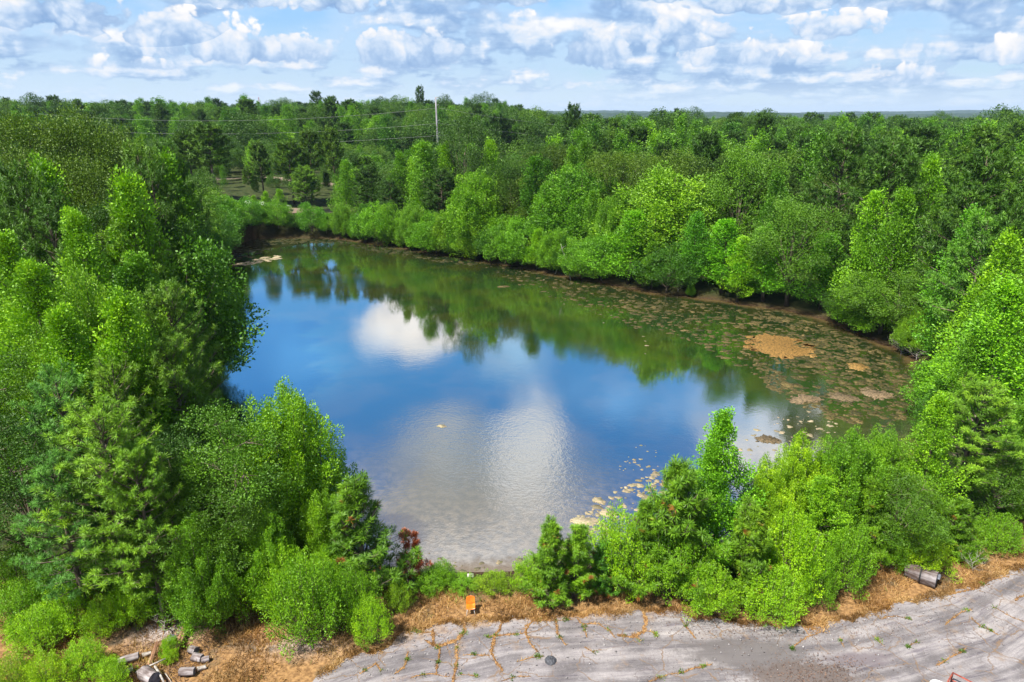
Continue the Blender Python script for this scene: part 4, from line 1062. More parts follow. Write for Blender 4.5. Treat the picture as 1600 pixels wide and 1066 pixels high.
# rows behind
def top_height(x, y, px):
    zt = np.interp(y, [30, 60, 100, 120, 150, 250, 400, 600], [9.5, 9.5, 12.3, 14.6, 17.0, 18.8, 18.4, 15.5]) + frng.normal(0, 2.6)
    zt = min(zt, 25 - y * (4.0 + abs(frng.normal(0, 7))) / FPX)
    if px < 900:
        w = float(sst(900 - px, 0, 120)); zr = np.interp(y, [140, 170, 285, 300, 340, 400, 620], [16.0, 13.0, 19.0, 20.0, 23.0, 25.6, 26.5]) + frng.normal(0, 3.0)
        zt = zt * (1 - w) + zr * w
    return zt
y = 30.0
while y < 640:
    st = 4.6 if y < 85 else 6.8 if y < 140 else 8.6
    x = -0.80 * y - 14
    while x < 0.80 * y + 14:
        X = x + frng.uniform(-.35, .35) * st; Yv = y + frng.uniform(-.4, .4) * st
        x += st
        if Yv < 60 and abs(X) < 30 and Yv < 42: continue
        d = float(pond_dist(X, Yv))
        if d < 3.6: continue
        px, py = project(X, Yv, 12)
        if px < -130 or px > 1730: continue
        if Yv < 44 and -8 < X < 30: continue
        if Yv < 33: continue
        zg = float(ground_z(X, Yv, np.array(d)))
        row_clear = (px < 880 and 205 < Yv < 268) or (350 < px < 545 and 158 < Yv <= 166)
        if row_clear:
            if frng.random() < 0.08: continue
            zt = zg + (frng.uniform(7.0, 11.5) if px < 600 else frng.uniform(5.0, 9.0))
            kind = frng.choice(['oak', 'gum', 'oak'])
        else:
            zt = top_height(X, Yv, px)
            if px < 520 and 120 < Yv < 206: zt = min(zt, 12.0 + frng.normal(0, 1.6))
            if 520 <= px < 880 and 172 < Yv < 206: zt = min(zt, 13.5 + frng.normal(0, 1.6))
            if px < 350 and Yv < 95 : zt = min(zt, zg + frng.uniform(5, 8)) if Yv < 62 else min(zt, zg + frng.uniform(8, 12))
            if px > 1290 and Yv < 62: zt = min(zt, zg + frng.uniform(5, 7.5))
            if 360 < px < 520 and 148 < Yv <= 158: zt = zg + frng.uniform(3.0, 5.5)
            cl = 0.5 + 0.5 * math.sin(X * 0.045 + 1.7 * math.sin(Yv * 0.03)) ; u = frng.random()
            kind = 'pine' if u < 0.12 + 0.38 * cl else 'gum' if u < 0.60 + 0.1 * cl else 'oak' if u < 0.95 else 'maple'
            if 980 < px and Yv > 200: kind = frng.choice(['gum', 'oak', 'gum', 'pine'])
            if Yv > 200 and frng.random() < 0.07: zt += frng.uniform(2.5, 5.0); kind = frng.choice(['pine', 'oak'])
        h = zt - zg
        if h < 2.2: continue
        if row_clear: h *= 1.25
        w = {'pine': 0.42, 'gum': 0.44, 'oak': 0.62, 'maple': 0.6, 'bank': .9}[kind] * min(h, 17) * frng.uniform(0.85, 1.2)
        if not row_clear and h > 9 and Yv > 85: w = max(w * 1.35, 7.6 if Yv < 140 else 8.8) * frng.uniform(0.8, 1.3)
        if not free(X, Yv, 1.0): continue
        cand.append(['wood', d, px, kind, X, Yv, zt, w, int(frng.integers(3))])
    y += st * 0.9
# the ones that show largest are built one by one
def seen(c):
    zone, d, px, kind, X, Y_c, zt, w, tone = c
    s = FPX / math.hypot(Y_c, 25 - zt)
    vis = 6.0 if zone == 'bank' else max(0.12, min(1.0, 22.0 / max(d, 1))) if Y_c > 60 else 0.35
    if not (-30 < px < 1630): vis *= 0.02
    return w * s * vis * (s ** 0.5) * 3
cand.sort(key=seen, reverse=True)
N_IND = 300 - len(T)
ind, mass = cand[:N_IND], cand[N_IND:]
def zone_of(c):
    zone, d, px, kind, X, Yc, zt, w, tone = c
    if zone == 'bank':
        return 'waterside row of the left bank' if (X < -18 and Yc < 120 and px < 380) else 'waterside row of the far bank' if px < 900 else 'waterside row of the right bank'
    if px < 360 and Yc < 130: return 'undergrowth of left wood'
    if px > 1280 and Yc < 62: return 'undergrowth of right corner wood'
    side = 'far bank' if px < 900 else 'right bank'
    k = 'second' if d < 8 else 'third' if d < 13 else 'fourth' if d < 18 else 'fifth' if d < 24 else 'sixth' if d < 32 else 'deep'
    return f'{k} rank behind {side}'
zones = {}
for c in ind: zones.setdefault(zone_of(c), []).append(c)
for z, cs in zones.items():
    cs.sort(key=lambda c: c[2])
    for n, c in enumerate(cs):
        zone, d, px, kind, X, Yc, zt, w, tone = c
        col, tname = TONES[kind][tone]
        lab = f'{tname} {FORM[kind]}, {ordinal(n + 1)} from left in {z}'
        j = frng.uniform(0.88, 1.12)
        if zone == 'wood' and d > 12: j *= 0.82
        plant(kind, X, Yc, zt, w, lab, tuple(k * j for k in col), 'trees in the ' + z)
print('individual trees', len(T) + len(ind), 'mass', len(mass))

# ------------------------------------------------------------------ the far-off wood: one mass, instances of tree crowns on its points
def forest_mass(items):
    bases = []
    for kind in ('gum', 'oak', 'pine'):
        for i, (trm, crm, pH, pR) in enumerate(PROTO[(kind, 2)]): bases.append((kind, i, crm, pH, pR))
    rnd = np.random.default_rng(9)
    P, SC, RT, PK = [], [], [], []
    for (zone, d, px, kind, X, Yc, zt, w, tone) in items:
        k = {'maple': 'gum', 'bank': 'oak'}.get(kind, kind)
        opts = [i for i, b in enumerate(bases) if b[0] == k]; i = opts[int(rnd.integers(len(opts)))]
        zg = float(ground_z(X, Yc)); P.append((X, Yc, zg)); s = w / 2 / bases[i][4]
        SC.append((s, s, (zt - zg) / bases[i][3])); RT.append(rnd.uniform(0, 6.28)); PK.append(i)
    me = bpy.data.meshes.new('forest'); me.from_pydata(P, [], []); me.update()
    a = me.attributes.new('scl', 'FLOAT_VECTOR', 'POINT'); a.data.foreach_set('vector', np.array(SC, np.float32).ravel())
    a = me.attributes.new('rz', 'FLOAT', 'POINT'); a.data.foreach_set('value', np.array(RT, np.float32))
    a = me.attributes.new('pick', 'INT', 'POINT'); a.data.foreach_set('value', np.array(PK, np.int32))
    o = obj('forest', me); tag(o, kind='stuff', label='far-off mixed wood of pines and broadleaf trees reaching the horizon')
    g = bpy.data.node_groups.new('forest', 'GeometryNodeTree')
    g.interface.new_socket('Geometry', in_out='INPUT', socket_type='NodeSocketGeometry')
    g.interface.new_socket('Geometry', in_out='OUTPUT', socket_type='NodeSocketGeometry')
    N = g.nodes.new; gi = N('NodeGroupInput'); go = N('NodeGroupOutput')
    ip = N('GeometryNodeInstanceOnPoints'); ip.inputs['Pick Instance'].default_value = True
    def named(name, dt):
        n = N('GeometryNodeInputNamedAttribute'); n.data_type = dt; n.inputs[0].default_value = name
        return [s for s in n.outputs if s.enabled and s.name == 'Attribute'][0]
    cx = N('ShaderNodeCombineXYZ'); g.links.new(named('rz', 'FLOAT'), cx.inputs[2])
    g.links.new(cx.outputs[0], ip.inputs['Rotation']); g.links.new(named('scl', 'FLOAT_VECTOR'), ip.inputs['Scale']); g.links.new(named('pick', 'INT'), ip.inputs['Instance Index'])
    g.links.new(gi.outputs[0], ip.inputs['Points'])
    # one real tree of each kind lends its crown
    geos = []
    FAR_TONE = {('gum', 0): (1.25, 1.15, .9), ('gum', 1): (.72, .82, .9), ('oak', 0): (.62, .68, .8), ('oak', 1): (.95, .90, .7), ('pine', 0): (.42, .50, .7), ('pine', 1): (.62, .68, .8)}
    for (kind, i, crm, pH, pR) in bases:
        src = next((ob for ob in bpy.data.objects if ob.data == crm and 'far-off wood' in (ob.parent.get('group') or '')), None)
        if src is None:
            X, Yc = {'gum': (330, 560), 'oak': (345, 575), 'pine': (360, 560)}[kind]; X += 14 * i
            r, src = plant(kind, X, Yc, 20, 7, f'{["darker", "lighter"][i]} {FORM[kind]} standing deep in the far-off wood on the right', M_, 'trees deep in the far-off wood', level=2)
            src.data = crm; src.color = (*FAR_TONE[(kind, i)], 1)
        oi = N('GeometryNodeObjectInfo'); oi.transform_space = 'ORIGINAL'; oi.inputs['Object'].default_value = src; oi.inputs['As Instance'].default_value = True
        geos.append(oi.outputs['Geometry'])
    jn = N('GeometryNodeJoinGeometry')
    for gg in reversed(geos): g.links.new(gg, jn.inputs[0])
    g.links.new(jn.outputs[0], ip.inputs['Instance']); g.links.new(ip.outputs[0], go.inputs[0])
    md = o.modifiers.new('forest', 'NODES'); md.node_group = g
forest_mass(mass)
# ------------------------------------------------------------------ algae and scum on the pond
arng = np.random.default_rng(321)
def pad(mb, x, y, r, tint, n=None, h=0.012, ex=1.0, rough=0.38):
    n = n or int(min(40, 9 + r * 14)); a = np.linspace(0, 2 * math.pi, n, endpoint=False)
    w = 1 + rough * (0.5 * np.sin(2 * a + arng.uniform(0, 6)) + 0.4 * np.sin(3 * a + arng.uniform(0, 6)) + 0.35 * np.sin(5 * a + arng.uniform(0, 6))) + arng.normal(0, 0.13, n)
    w = np.clip(w, 0.3, 1.9)
    P = np.stack([x + r * ex * w * np.cos(a), y + r * w * np.sin(a), np.full(n, WL + h)], 1)
    Q = P.copy(); Q[:, 2] = WL - 0.01; Q[:, :2] = (Q[:, :2] - [x, y]) * 1.04 + [x, y]
    mb.add(np.concatenate([P, Q]), [tuple(range(n))] + [(i, n + i, n + (i + 1) % n, (i + 1) % n) for i in range(n)], tint)
def inside(poly, x, y):
    c = False; n = len(poly)
    for i in range(n):
        x1, y1 = poly[i]; x2, y2 = poly[(i + 1) % n]
        if (y1 > y) != (y2 > y) and x < (x2 - x1) * (y - y1) / (y2 - y1) + x1: c = not c
    return c
def scatter(mb, poly, count, r0, r1, tints, hole=None, clus=0.35, power=2.2, wet=0.3, ex=1.15):
    poly = [tuple(at(a, b, WL)[:2]) for a, b in poly]
    bx = [p[0] for p in poly]; by = [p[1] for p in poly]
    cl = [(arng.uniform(min(bx), max(bx)), arng.uniform(min(by), max(by)), arng.uniform(1.0, 4.5)) for _ in range(26)]
    k = 0; tries = 0
    while k < count and tries < count * 40:
        tries += 1
        if arng.random() < clus:
            cx, cy_, cr = cl[int(arng.integers(len(cl)))]; x, y = cx + arng.normal(0, cr), cy_ + arng.normal(0, cr * 0.7)
        else: x, y = arng.uniform(min(bx), max(bx)), arng.uniform(min(by), max(by))
        if not inside(poly, x, y) or float(pond_dist(x, y)) > -0.1: continue
        r = r0 + (r1 - r0) * arng.random() ** power
        pad(mb, x, y, r, float(np.clip(arng.normal(tints, 0.2), 0, 1)), h=0.006 + 0.012 * arng.random(), ex=ex); k += 1
ALG = algae_mat('brown_algae', (0.030, 0.036, 0.009), (0.080, 0.066, 0.020), (0.175, 0.128, 0.050))
SCUM = algae_mat('pale_scum', (0.13, 0.11, 0.07), (0.26, 0.21, 0.14), (0.40, 0.32, 0.22), 0.6)
field = [(1000, 462), (1100, 474), (1250, 498), (1350, 530), (1440, 585), (1445, 640), (1380, 668), (1290, 655), (1235, 612), (1160, 575), (1090, 540), (1020, 510), (960, 470)]
a1 = MB()
scatter(a1, field, 2300, 0.05, 0.42, 0.5, power=2.4)
scatter(a1, [(1180, 470), (1280, 505), (1420, 570), (1440, 610), (1300, 600), (1180, 540)], 700, 0.05, 0.36, 0.55)
scatter(a1, [(740, 408), (860, 428), (1000, 458), (1010, 520), (900, 480), (800, 440)], 420, 0.06, 0.40, 0.45)
scatter(a1, [(1180, 560), (1240, 600), (1310, 655), (1260, 640), (1190, 600)], 150, 0.10, 0.4, 0.6)
scatter(a1, [(400, 372), (530, 370), (640, 386), (760, 408), (740, 418), (600, 396), (520, 380), (400, 382)], 500, 0.10, 0.5, 0.2)
scatter(a1, [(345, 470), (352, 420), (372, 385), (420, 378), (430, 384), (380, 410), (360, 470)], 140, 0.12, 0.6, 0.3)
tag(obj('floating_algae', a1.mesh('floating_algae', ALG)), 'drifts of brown algae flecks covering the dark right side of the pond', kind='stuff')
a2 = MB()
scatter(a2, [(865, 870), (900, 815), (960, 765), (1030, 735), (1060, 760), (1000, 830), (930, 872)], 190, 0.05, 0.30, 0.6, clus=0.7)
scatter(a2, [(960, 740), (1000, 690), (1030, 700), (1030, 740)], 30, 0.04, 0.15, 0.5)
scatter(a2, [(630, 893), (650, 855), (720, 880), (800, 872), (860, 850), (880, 880), (800, 893)], 30, 0.05, 0.2, 0.1, clus=0.4)
scatter(a2, [(1140, 720), (1190, 650), (1290, 640), (1320, 680), (1250, 710)], 60, 0.05, 0.25, 0.6, clus=0.5)
scatter(a2, [(362, 412), (385, 416), (440, 404), (436, 398), (385, 408)], 60, 0.2, 0.7, 0.9, clus=0.0)
scatter(a2, [(860, 430), (1000, 470), (1060, 560), (960, 560), (800, 470)], 16, 0.05, 0.22, 0.3, clus=0.0)
tag(obj('pond_scum', a2.mesh('pond_scum', SCUM)), 'pale scum flecks drifting near the pavement side of the pond', kind='stuff')
def big_mat(px, py, r, ex, tint, label, mat, name='algae_mat', rough=0.3, n=60):
    p = at(px, py, WL); m = MB(); pad(m, p.x, p.y, r, tint, n=n, h=0.03, ex=ex, rough=rough)
    for _ in range(int(12 * r)):
        a = arng.uniform(0, 6.28); q = r * arng.uniform(0.8, 1.25); pad(m, p.x + ex * q * math.cos(a), p.y + q * math.sin(a), r * arng.uniform(0.06, 0.2), float(np.clip(tint + arng.normal(0, .2), 0, 1)), h=0.02)
    me = m.mesh(name, mat); me.transform(__import__('mathutils').Matrix.Translation((-p.x, -p.y, -WL)))
    o = obj(name, me); o.location = (p.x, p.y, WL); tag(o, label, 'algae mat', 'floating algae mats')
MATG = algae_mat('orange_algae', (0.10, 0.055, 0.015), (0.21, 0.11, 0.028), (0.28, 0.165, 0.05))
PINKG = algae_mat('pinkish_algae', (0.12, 0.09, 0.05), (0.19, 0.135, 0.08), (0.26, 0.185, 0.12))
big_mat(1217, 541, 3.5, 0.92, 0.75, 'largest floating algae mat, bright orange oval on the dark water', MATG)
big_mat(1340, 573, 1.0, 1.0, 1.0, 'small yellow-orange algae mat right of the largest one', MATG)
big_mat(1370, 616, 1.25, 0.95, 0.6, 'smooth pinkish algae mat near the right shrubs', PINKG, rough=0.2)
big_mat(1318, 621, 1.0, 1.1, 0.3, 'dull pinkish algae mat left of the smooth one', PINKG)
big_mat(1200, 687, 0.75, 1.15, 0.2, 'brown oval algae mat inside the white cloud reflection', PINKG, rough=0.15)
big_mat(1258, 624, 1.0, 1.3, 0.5, 'faint pinkish algae mat at the edge of the white reflection', PINKG, rough=0.4)
big_mat(1233, 602, 0.6, 1.2, 0.9, 'yellowish algae mat on the dark side of the reflection edge', ALG)
big_mat(690, 666, 0.26, 1.3, 0.9, 'lone pale scum patch in the middle of the blue water', SCUM, name='scum_patch')
big_mat(950, 802, 0.42, 1.3, 0.9, 'palest scum patch beside the hedge', SCUM, name='scum_patch')
big_mat(913, 815, 0.6, 1.3, 1.0, 'long pale scum patch just behind the bushy young pine', SCUM, name='scum_patch')
big_mat(935, 782, 0.4, 1.0, 0.7, 'round scum patch farther out from the hedge', SCUM, name='scum_patch')
big_mat(980, 434, 1.2, 1.3, 0.5, 'algae mat along the far bank below the broad sweetgum', ALG)
big_mat(787, 448, 0.6, 1.3, 0.7, 'small algae mat drifting off the far bank', ALG)

# ------------------------------------------------------------------ cracks with soil and dead grass in the old pavement
Z7 = lambda p: (530 + p[0] / 2.961, 706 + p[1] / 2.961)
Z8 = lambda p: (1060 + p[0] / 2.961, 706 + p[1] / 2.961)
CR = []
def crk(z, w, *pts): CR.append(([z(p) for p in pts], w))
crk(Z7, .13, (430, 825), (445, 880), (470, 905)); crk(Z7, .15, (400, 878), (430, 895), (470, 905), (530, 890), (575, 872), (605, 835), (610, 780))
crk(Z7, .09, (465, 910), (450, 970), (435, 1040)); crk(Z7, .11, (545, 890), (540, 960), (520, 1066)); crk(Z7, .12, (748, 800), (720, 860), (705, 930), (730, 990), (748, 1018))
crk(Z7, .09, (690, 860), (730, 858), (790, 850), (860, 840)); crk(Z7, .12, (1005, 782), (940, 786), (900, 795), (880, 825), (885, 862), (910, 905), (952, 945))
crk(Z7, .08, (1003, 780), (1000, 840), (1040, 892)); crk(Z7, .08, (1100, 770), (1120, 795), (1200, 787), (1240, 812), (1280, 850)); crk(Z7, .05, (1128, 800), (1140, 862))
crk(Z7, .16, (1400, 730), (1415, 790), (1410, 830), (1355, 850), (1290, 838)); crk(Z7, .10, (1412, 830), (1455, 838), (1480, 862)); crk(Z7, .05, (1378, 850), (1392, 882))
crk(Z7, .05, (340, 825), (385, 840), (430, 832)); crk(Z7, .08, (320, 925), (300, 990), (250, 1020)); crk(Z7, .07, (90, 1030), (150, 1000), (170, 985), (188, 1018))
crk(Z7, .05, (330, 1050), (430, 1035), (510, 1042)); crk(Z7, .04, (560, 1030), (640, 1042)); crk(Z7, .04, (750, 1062), (830, 1040), (890, 1045)); crk(Z7, .05, (1430, 1064), (1500, 1045), (1600, 1020))
crk(Z7, .05, (690, 945), (630, 940), (575, 945)); crk(Z7, .04, (820, 975), (880, 960), (945, 950)); crk(Z7, .05, (1130, 905), (1170, 925)); crk(Z7, .05, (1000, 780), (1070, 775))
crk(Z8, .07, (0, 1030), (80, 1005), (160, 985)); crk(Z8, .05, (525, 912), (590, 870), (680, 845)); crk(Z8, .03, (745, 862), (762, 912)); crk(Z8, .03, (895, 852), (942, 900))
crk(Z8, .06, (1230, 802), (1300, 740), (1350, 728)); crk(Z8, .05, (1355, 770), (1400, 810), (1490, 855)); crk(Z8, .07, (8, 775), (40, 815), (72, 852)); crk(Z8, .06, (1190, 990), (1290, 940), (1345, 915))
crk(Z8, .05, (1450, 720), (1530, 765), (1620, 800)); crk(Z8, .05, (560, 790), (600, 850)); crk(Z8, .10, (1250, 660), (1330, 640), (1440, 580), (1520, 575))
crk(Z8, .04, (1060, 905), (1105, 880)); crk(Z8, .08, (1560, 690), (1640, 640)); crk(Z8, .05, (1080, 780), (1000, 760), (930, 770))
def crack_paths():
    out = []
    for pts, w in CR:
        P = np.array([at(a, b, 0.0)[:2] for a, b in pts]); L = np.concatenate([[0], np.cumsum(np.linalg.norm(np.diff(P, axis=0), axis=1))])
        n = max(6, int(L[-1] / 0.10)); s = np.linspace(0, L[-1], n)
        X = np.interp(s, L, P[:, 0]); Y = np.interp(s, L, P[:, 1])
        X = X + np.cumsum(arng.normal(0, 0.022, n)) * 0.9 ; Y = Y + np.cumsum(arng.normal(0, 0.022, n)) * 0.9
        ww = w * (0.55 + 0.45 * np.sin(np.linspace(0.3, math.pi - 0.15, n))) * arng.uniform(0.45, 1.5, n)
        out.append((X, Y, ww))
    return out
CPATH = crack_paths()
cm = MB()
for X, Y, ww in CPATH:
    d = np.stack([np.gradient(X), np.gradient(Y)], 1); d /= np.linalg.norm(d, axis=1)[:, None] + 1e-9
    nn = np.stack([-d[:, 1], d[:, 0]], 1)
    zt = 0.028
    A = np.stack([X, Y], 1) + nn * ww[:, None] * 0.6; B = np.stack([X, Y], 1) - nn * (ww * arng.uniform(0.7, 1.3, len(ww)))[:, None] * 0.6
    n = len(X); P = np.concatenate([np.c_[A, np.full(n, zt)], np.c_[np.stack([X, Y], 1), np.full(n, zt + 0.012)], np.c_[B, np.full(n, zt)]])
    cm.add(P, [(i, i + 1, n + i + 1, n + i) for i in range(n - 1)] + [(n + i, n + i + 1, 2 * n + i + 1, 2 * n + i) for i in range(n - 1)])
tag(obj('pavement_cracks', cm.mesh('pavement_cracks', soil_mat())), kind='structure')

# ------------------------------------------------------------------ grasses
STRAW = blade_mat('straw', (0.13, 0.065, 0.022), (0.33, 0.18, 0.060), (0.58, 0.39, 0.18))
GREENB = blade_mat('green_blades', (0.050, 0.110, 0.008), (0.110, 0.220, 0.012), (0.20, 0.32, 0.03))
grng = np.random.default_rng(808)
def blades(mb, x, y, h, w, lean=0.6, z=None):
    n = len(x); zz = ground_z(x, y) if z is None else z
    a = grng.uniform(0, 6.28, n); d = unit(np.stack([np.cos(a) * lean * grng.random(n) * 1.6, np.sin(a) * lean * grng.random(n) * 1.6, np.ones(n)], 1))
    nr = grng.normal(size=(n, 3)); nr[:, 2] *= 0.2
    # clumped tones
    t = np.clip(0.5 + 0.25 * np.sin(x * 2.1 + 1.5 * np.sin(y * 1.7)) + 0.18 * np.sin(x * 0.7 + y) + grng.normal(0, 0.2, n), 0, 1)
    mb.quads(leaf_quads(np.stack([x, y, zz - 0.02], 1), d, nr, h * grng.uniform(0.5, 1.3, n), np.full(n, w)), t)
def sample_verge(n, fn):
    X = grng.uniform(-34, 46, n); Y = grng.uniform(19, 44, n)
    d = pond_dist(X, Y); k = (d > 0.8) & (Y > road_edge(X) + 0.02) & (np.abs(X) < 0.8 * Y + 4)
    X, Y, d = X[k], Y[k], d[k]; f = fn(X, Y, d); k = grng.random(len(X)) < f
    return X[k], Y[k]
def cover(X, Y):
    c = 0.38 + 0.42 * np.sin(X * 1.3 + 1.2 * np.sin(Y * 0.9)) + 0.25 * np.sin(Y * 2.3 + X * 0.6 + 2) + 0.2 * np.sin(X * 3.7 - Y * 2.9)
    return np.clip(c, 0.05, 1)
g1 = MB()
X, Y = sample_verge(520000, lambda X, Y, d: dryness(X, Y, d) * cover(X, Y) * (1 - 0.8 * gravelness(X, Y, d)))
blades(g1, X, Y, 0.36, 0.030, 1.1)
for CX, CY, ww in CPATH:
    k = np.repeat(np.arange(len(CX)), np.maximum(1, (ww * 90).astype(int)))
    blades(g1, CX[k] + grng.normal(0, 1, len(k)) * ww[k] * 0.4, CY[k] + grng.normal(0, 1, len(k)) * ww[k] * 0.4, 0.14, 0.024, 1.6, z=np.full(len(k), 0.03))
# ragged grass leaning over the pavement edge
ex_ = grng.uniform(_e[1, 0], 44, 30000); blades(g1, ex_, road_edge(ex_) - np.abs(grng.normal(0, 0.22, len(ex_))) * (0.5 + 0.8 * np.sin(ex_ * 0.9) ** 2), 0.18, 0.028, 1.6, z=np.full(len(ex_), 0.02))
tag(obj('dry_grass', g1.mesh('dry_grass', STRAW)), 'straw-orange dead grass between the pavement and the hedge', kind='stuff')
g2 = MB()
X, Y = sample_verge(260000, lambda X, Y, d: np.clip(1 - np.abs(d - 2.2) / 2.4, 0, 1) * (Y < 46) * cover(X + 3, Y) * (X > -14) + 0.05 * cover(X * 0.8, Y + 5) ** 3)
blades(g2, X, Y, 0.42, 0.034, 0.7)
for ci, (CX, CY, ww) in enumerate(CPATH):     # weeds that have taken hold in a few joints
    for q in grng.choice(len(CX), 1 + ci % 2):
        k = int(grng.integers(14, 60)); blades(g2, CX[q] + grng.normal(0, .07, k), CY[q] + grng.normal(0, .06, k), 0.15, 0.03, 1.5, z=np.full(k, 0.03))
tag(obj('green_grass', g2.mesh('green_grass', GREENB)), 'fresh green grass along the near shore of the pond', kind='stuff')
# leaf litter and twigs strewn on the clearing and the pavement
LIT = simple_mat('leaf_litter', (0.06, 0.035, 0.028), (0.22, 0.14, 0.10), 9.0, 0.9, 0.1)
g3 = MB()
def strew(cx, cy, sx, sy, n, r=0.06):
    p = at(cx, cy); x = grng.normal(p.x, sx, n); y = grng.normal(p.y, sy, n)
    z = np.where(y < road_edge(x), 0.035, ground_z(x, y)) + grng.random(n) * 0.05
    dd = unit(np.stack([grng.normal(size=n), grng.normal(size=n), grng.normal(0, .3, n)], 1)); nr = unit(np.stack([grng.normal(0, .4, n), grng.normal(0, .4, n), np.ones(n)], 1))
    g3.quads(leaf_quads(np.stack([x, y, z], 1), dd, nr, r * grng.uniform(.6, 2.2, n), r * grng.uniform(.3, .8, n)), grng.random(n))
strew(1255, 1056, 1.5, 0.5, 650); strew(1300, 1040, 1.2, 0.4, 300); strew(240, 1040, 1.4, 0.9, 2600, 0.08); strew(400, 970, 3.0, 1.0, 2200); strew(1230, 985, 5, 0.6, 1400, 0.05); strew(1000, 958, 6, 0.35, 900, 0.05); strew(690, 970, 2.5, 0.4, 500, 0.05); strew(1550, 900, 3, 0.5, 500, 0.05); strew(300, 975, 2.5, 0.8, 1200)
tag(obj('leaf_litter', g3.mesh('leaf_litter', LIT)), 'brown dead leaves strewn over pavement and clearing', kind='stuff')

STONE = simple_mat('loose_stone', (0.12, 0.11, 0.11), (0.36, 0.34, 0.34), 5.0, 0.9, 0.1)
g4 = MB(); n = 1500
sx = grng.uniform(-8, 26, n); sy = road_edge(sx) - np.abs(grng.normal(0, 2.2, n)); ico = np.array([(1, 0, 0), (-1, 0, 0), (0, 1, 0), (0, -1, 0), (0, 0, 1), (0, 0, -.3)], float)
for i in range(n):
    r = 0.018 + 0.05 * grng.random() ** 4; g4.add(ico * r * grng.uniform(.6, 1.3, (6, 3)) + [sx[i], sy[i], 0.03], [(0, 2, 4), (2, 1, 4), (1, 3, 4), (3, 0, 4), (2, 0, 5), (1, 2, 5), (3, 1, 5), (0, 3, 5)], grng.random())
tag(obj('gravel', g4.mesh('gravel', STONE)), 'loose grit and small stones scattered on the old pavement', kind='stuff')

# ------------------------------------------------------------------ metal, plastic
PLASTIC = simple_mat('orange_plastic', (0.62, 0.125, 0.010), (0.85, 0.23, 0.02), 3.0, 0.35, 0.5)
CHROME = simple_mat('white_painted_steel', (0.62, 0.60, 0.58), (0.80, 0.78, 0.75), 8.0, 0.35, 0.5, metal=0.0)
RUST = simple_mat('rusty_steel', (0.10, 0.025, 0.018), (0.34, 0.085, 0.055), 14.0, 0.7, 0.3, 0.3)
WHITEP = simple_mat('white_plastic', (0.70, 0.72, 0.70), (0.86, 0.88, 0.86), 2.0, 0.4, 0.4)
GREYM = simple_mat('grey_steel', (0.30, 0.30, 0.31), (0.52, 0.52, 0.54), 5.0, 0.5, 0.4)
POLE = simple_mat('weathered_pole', (0.14, 0.13, 0.14), (0.27, 0.26, 0.28), 1.5, 0.75, 0.2, 0.1, stretch=(1, 1, 0.15))
DARK = simple_mat('tar', (0.030, 0.032, 0.038), (0.085, 0.088, 0.10), 12.0, 0.8, 0.3, 0.6)
STRAP = simple_mat('black_strap', (0.012, 0.012, 0.013), (0.03, 0.03, 0.03), 9.0, 0.6, 0.3)
PORC = simple_mat('dark_porcelain', (0.06, 0.05, 0.05), (0.12, 0.10, 0.09), 5.0, 0.3, 0.5)
CONC = simple_mat('pale_concrete', (0.46, 0.42, 0.40), (0.70, 0.66, 0.64), 7.0, 0.9, 0.1, 0.4)
GLASSM = simple_mat('dark_window', (0.03, 0.04, 0.05), (0.05, 0.06, 0.07), 3.0, 0.1, 0.6)
TYRE = simple_mat('tyre', (0.015, 0.015, 0.015), (0.03, 0.03, 0.03), 5.0, 0.8, 0.2)

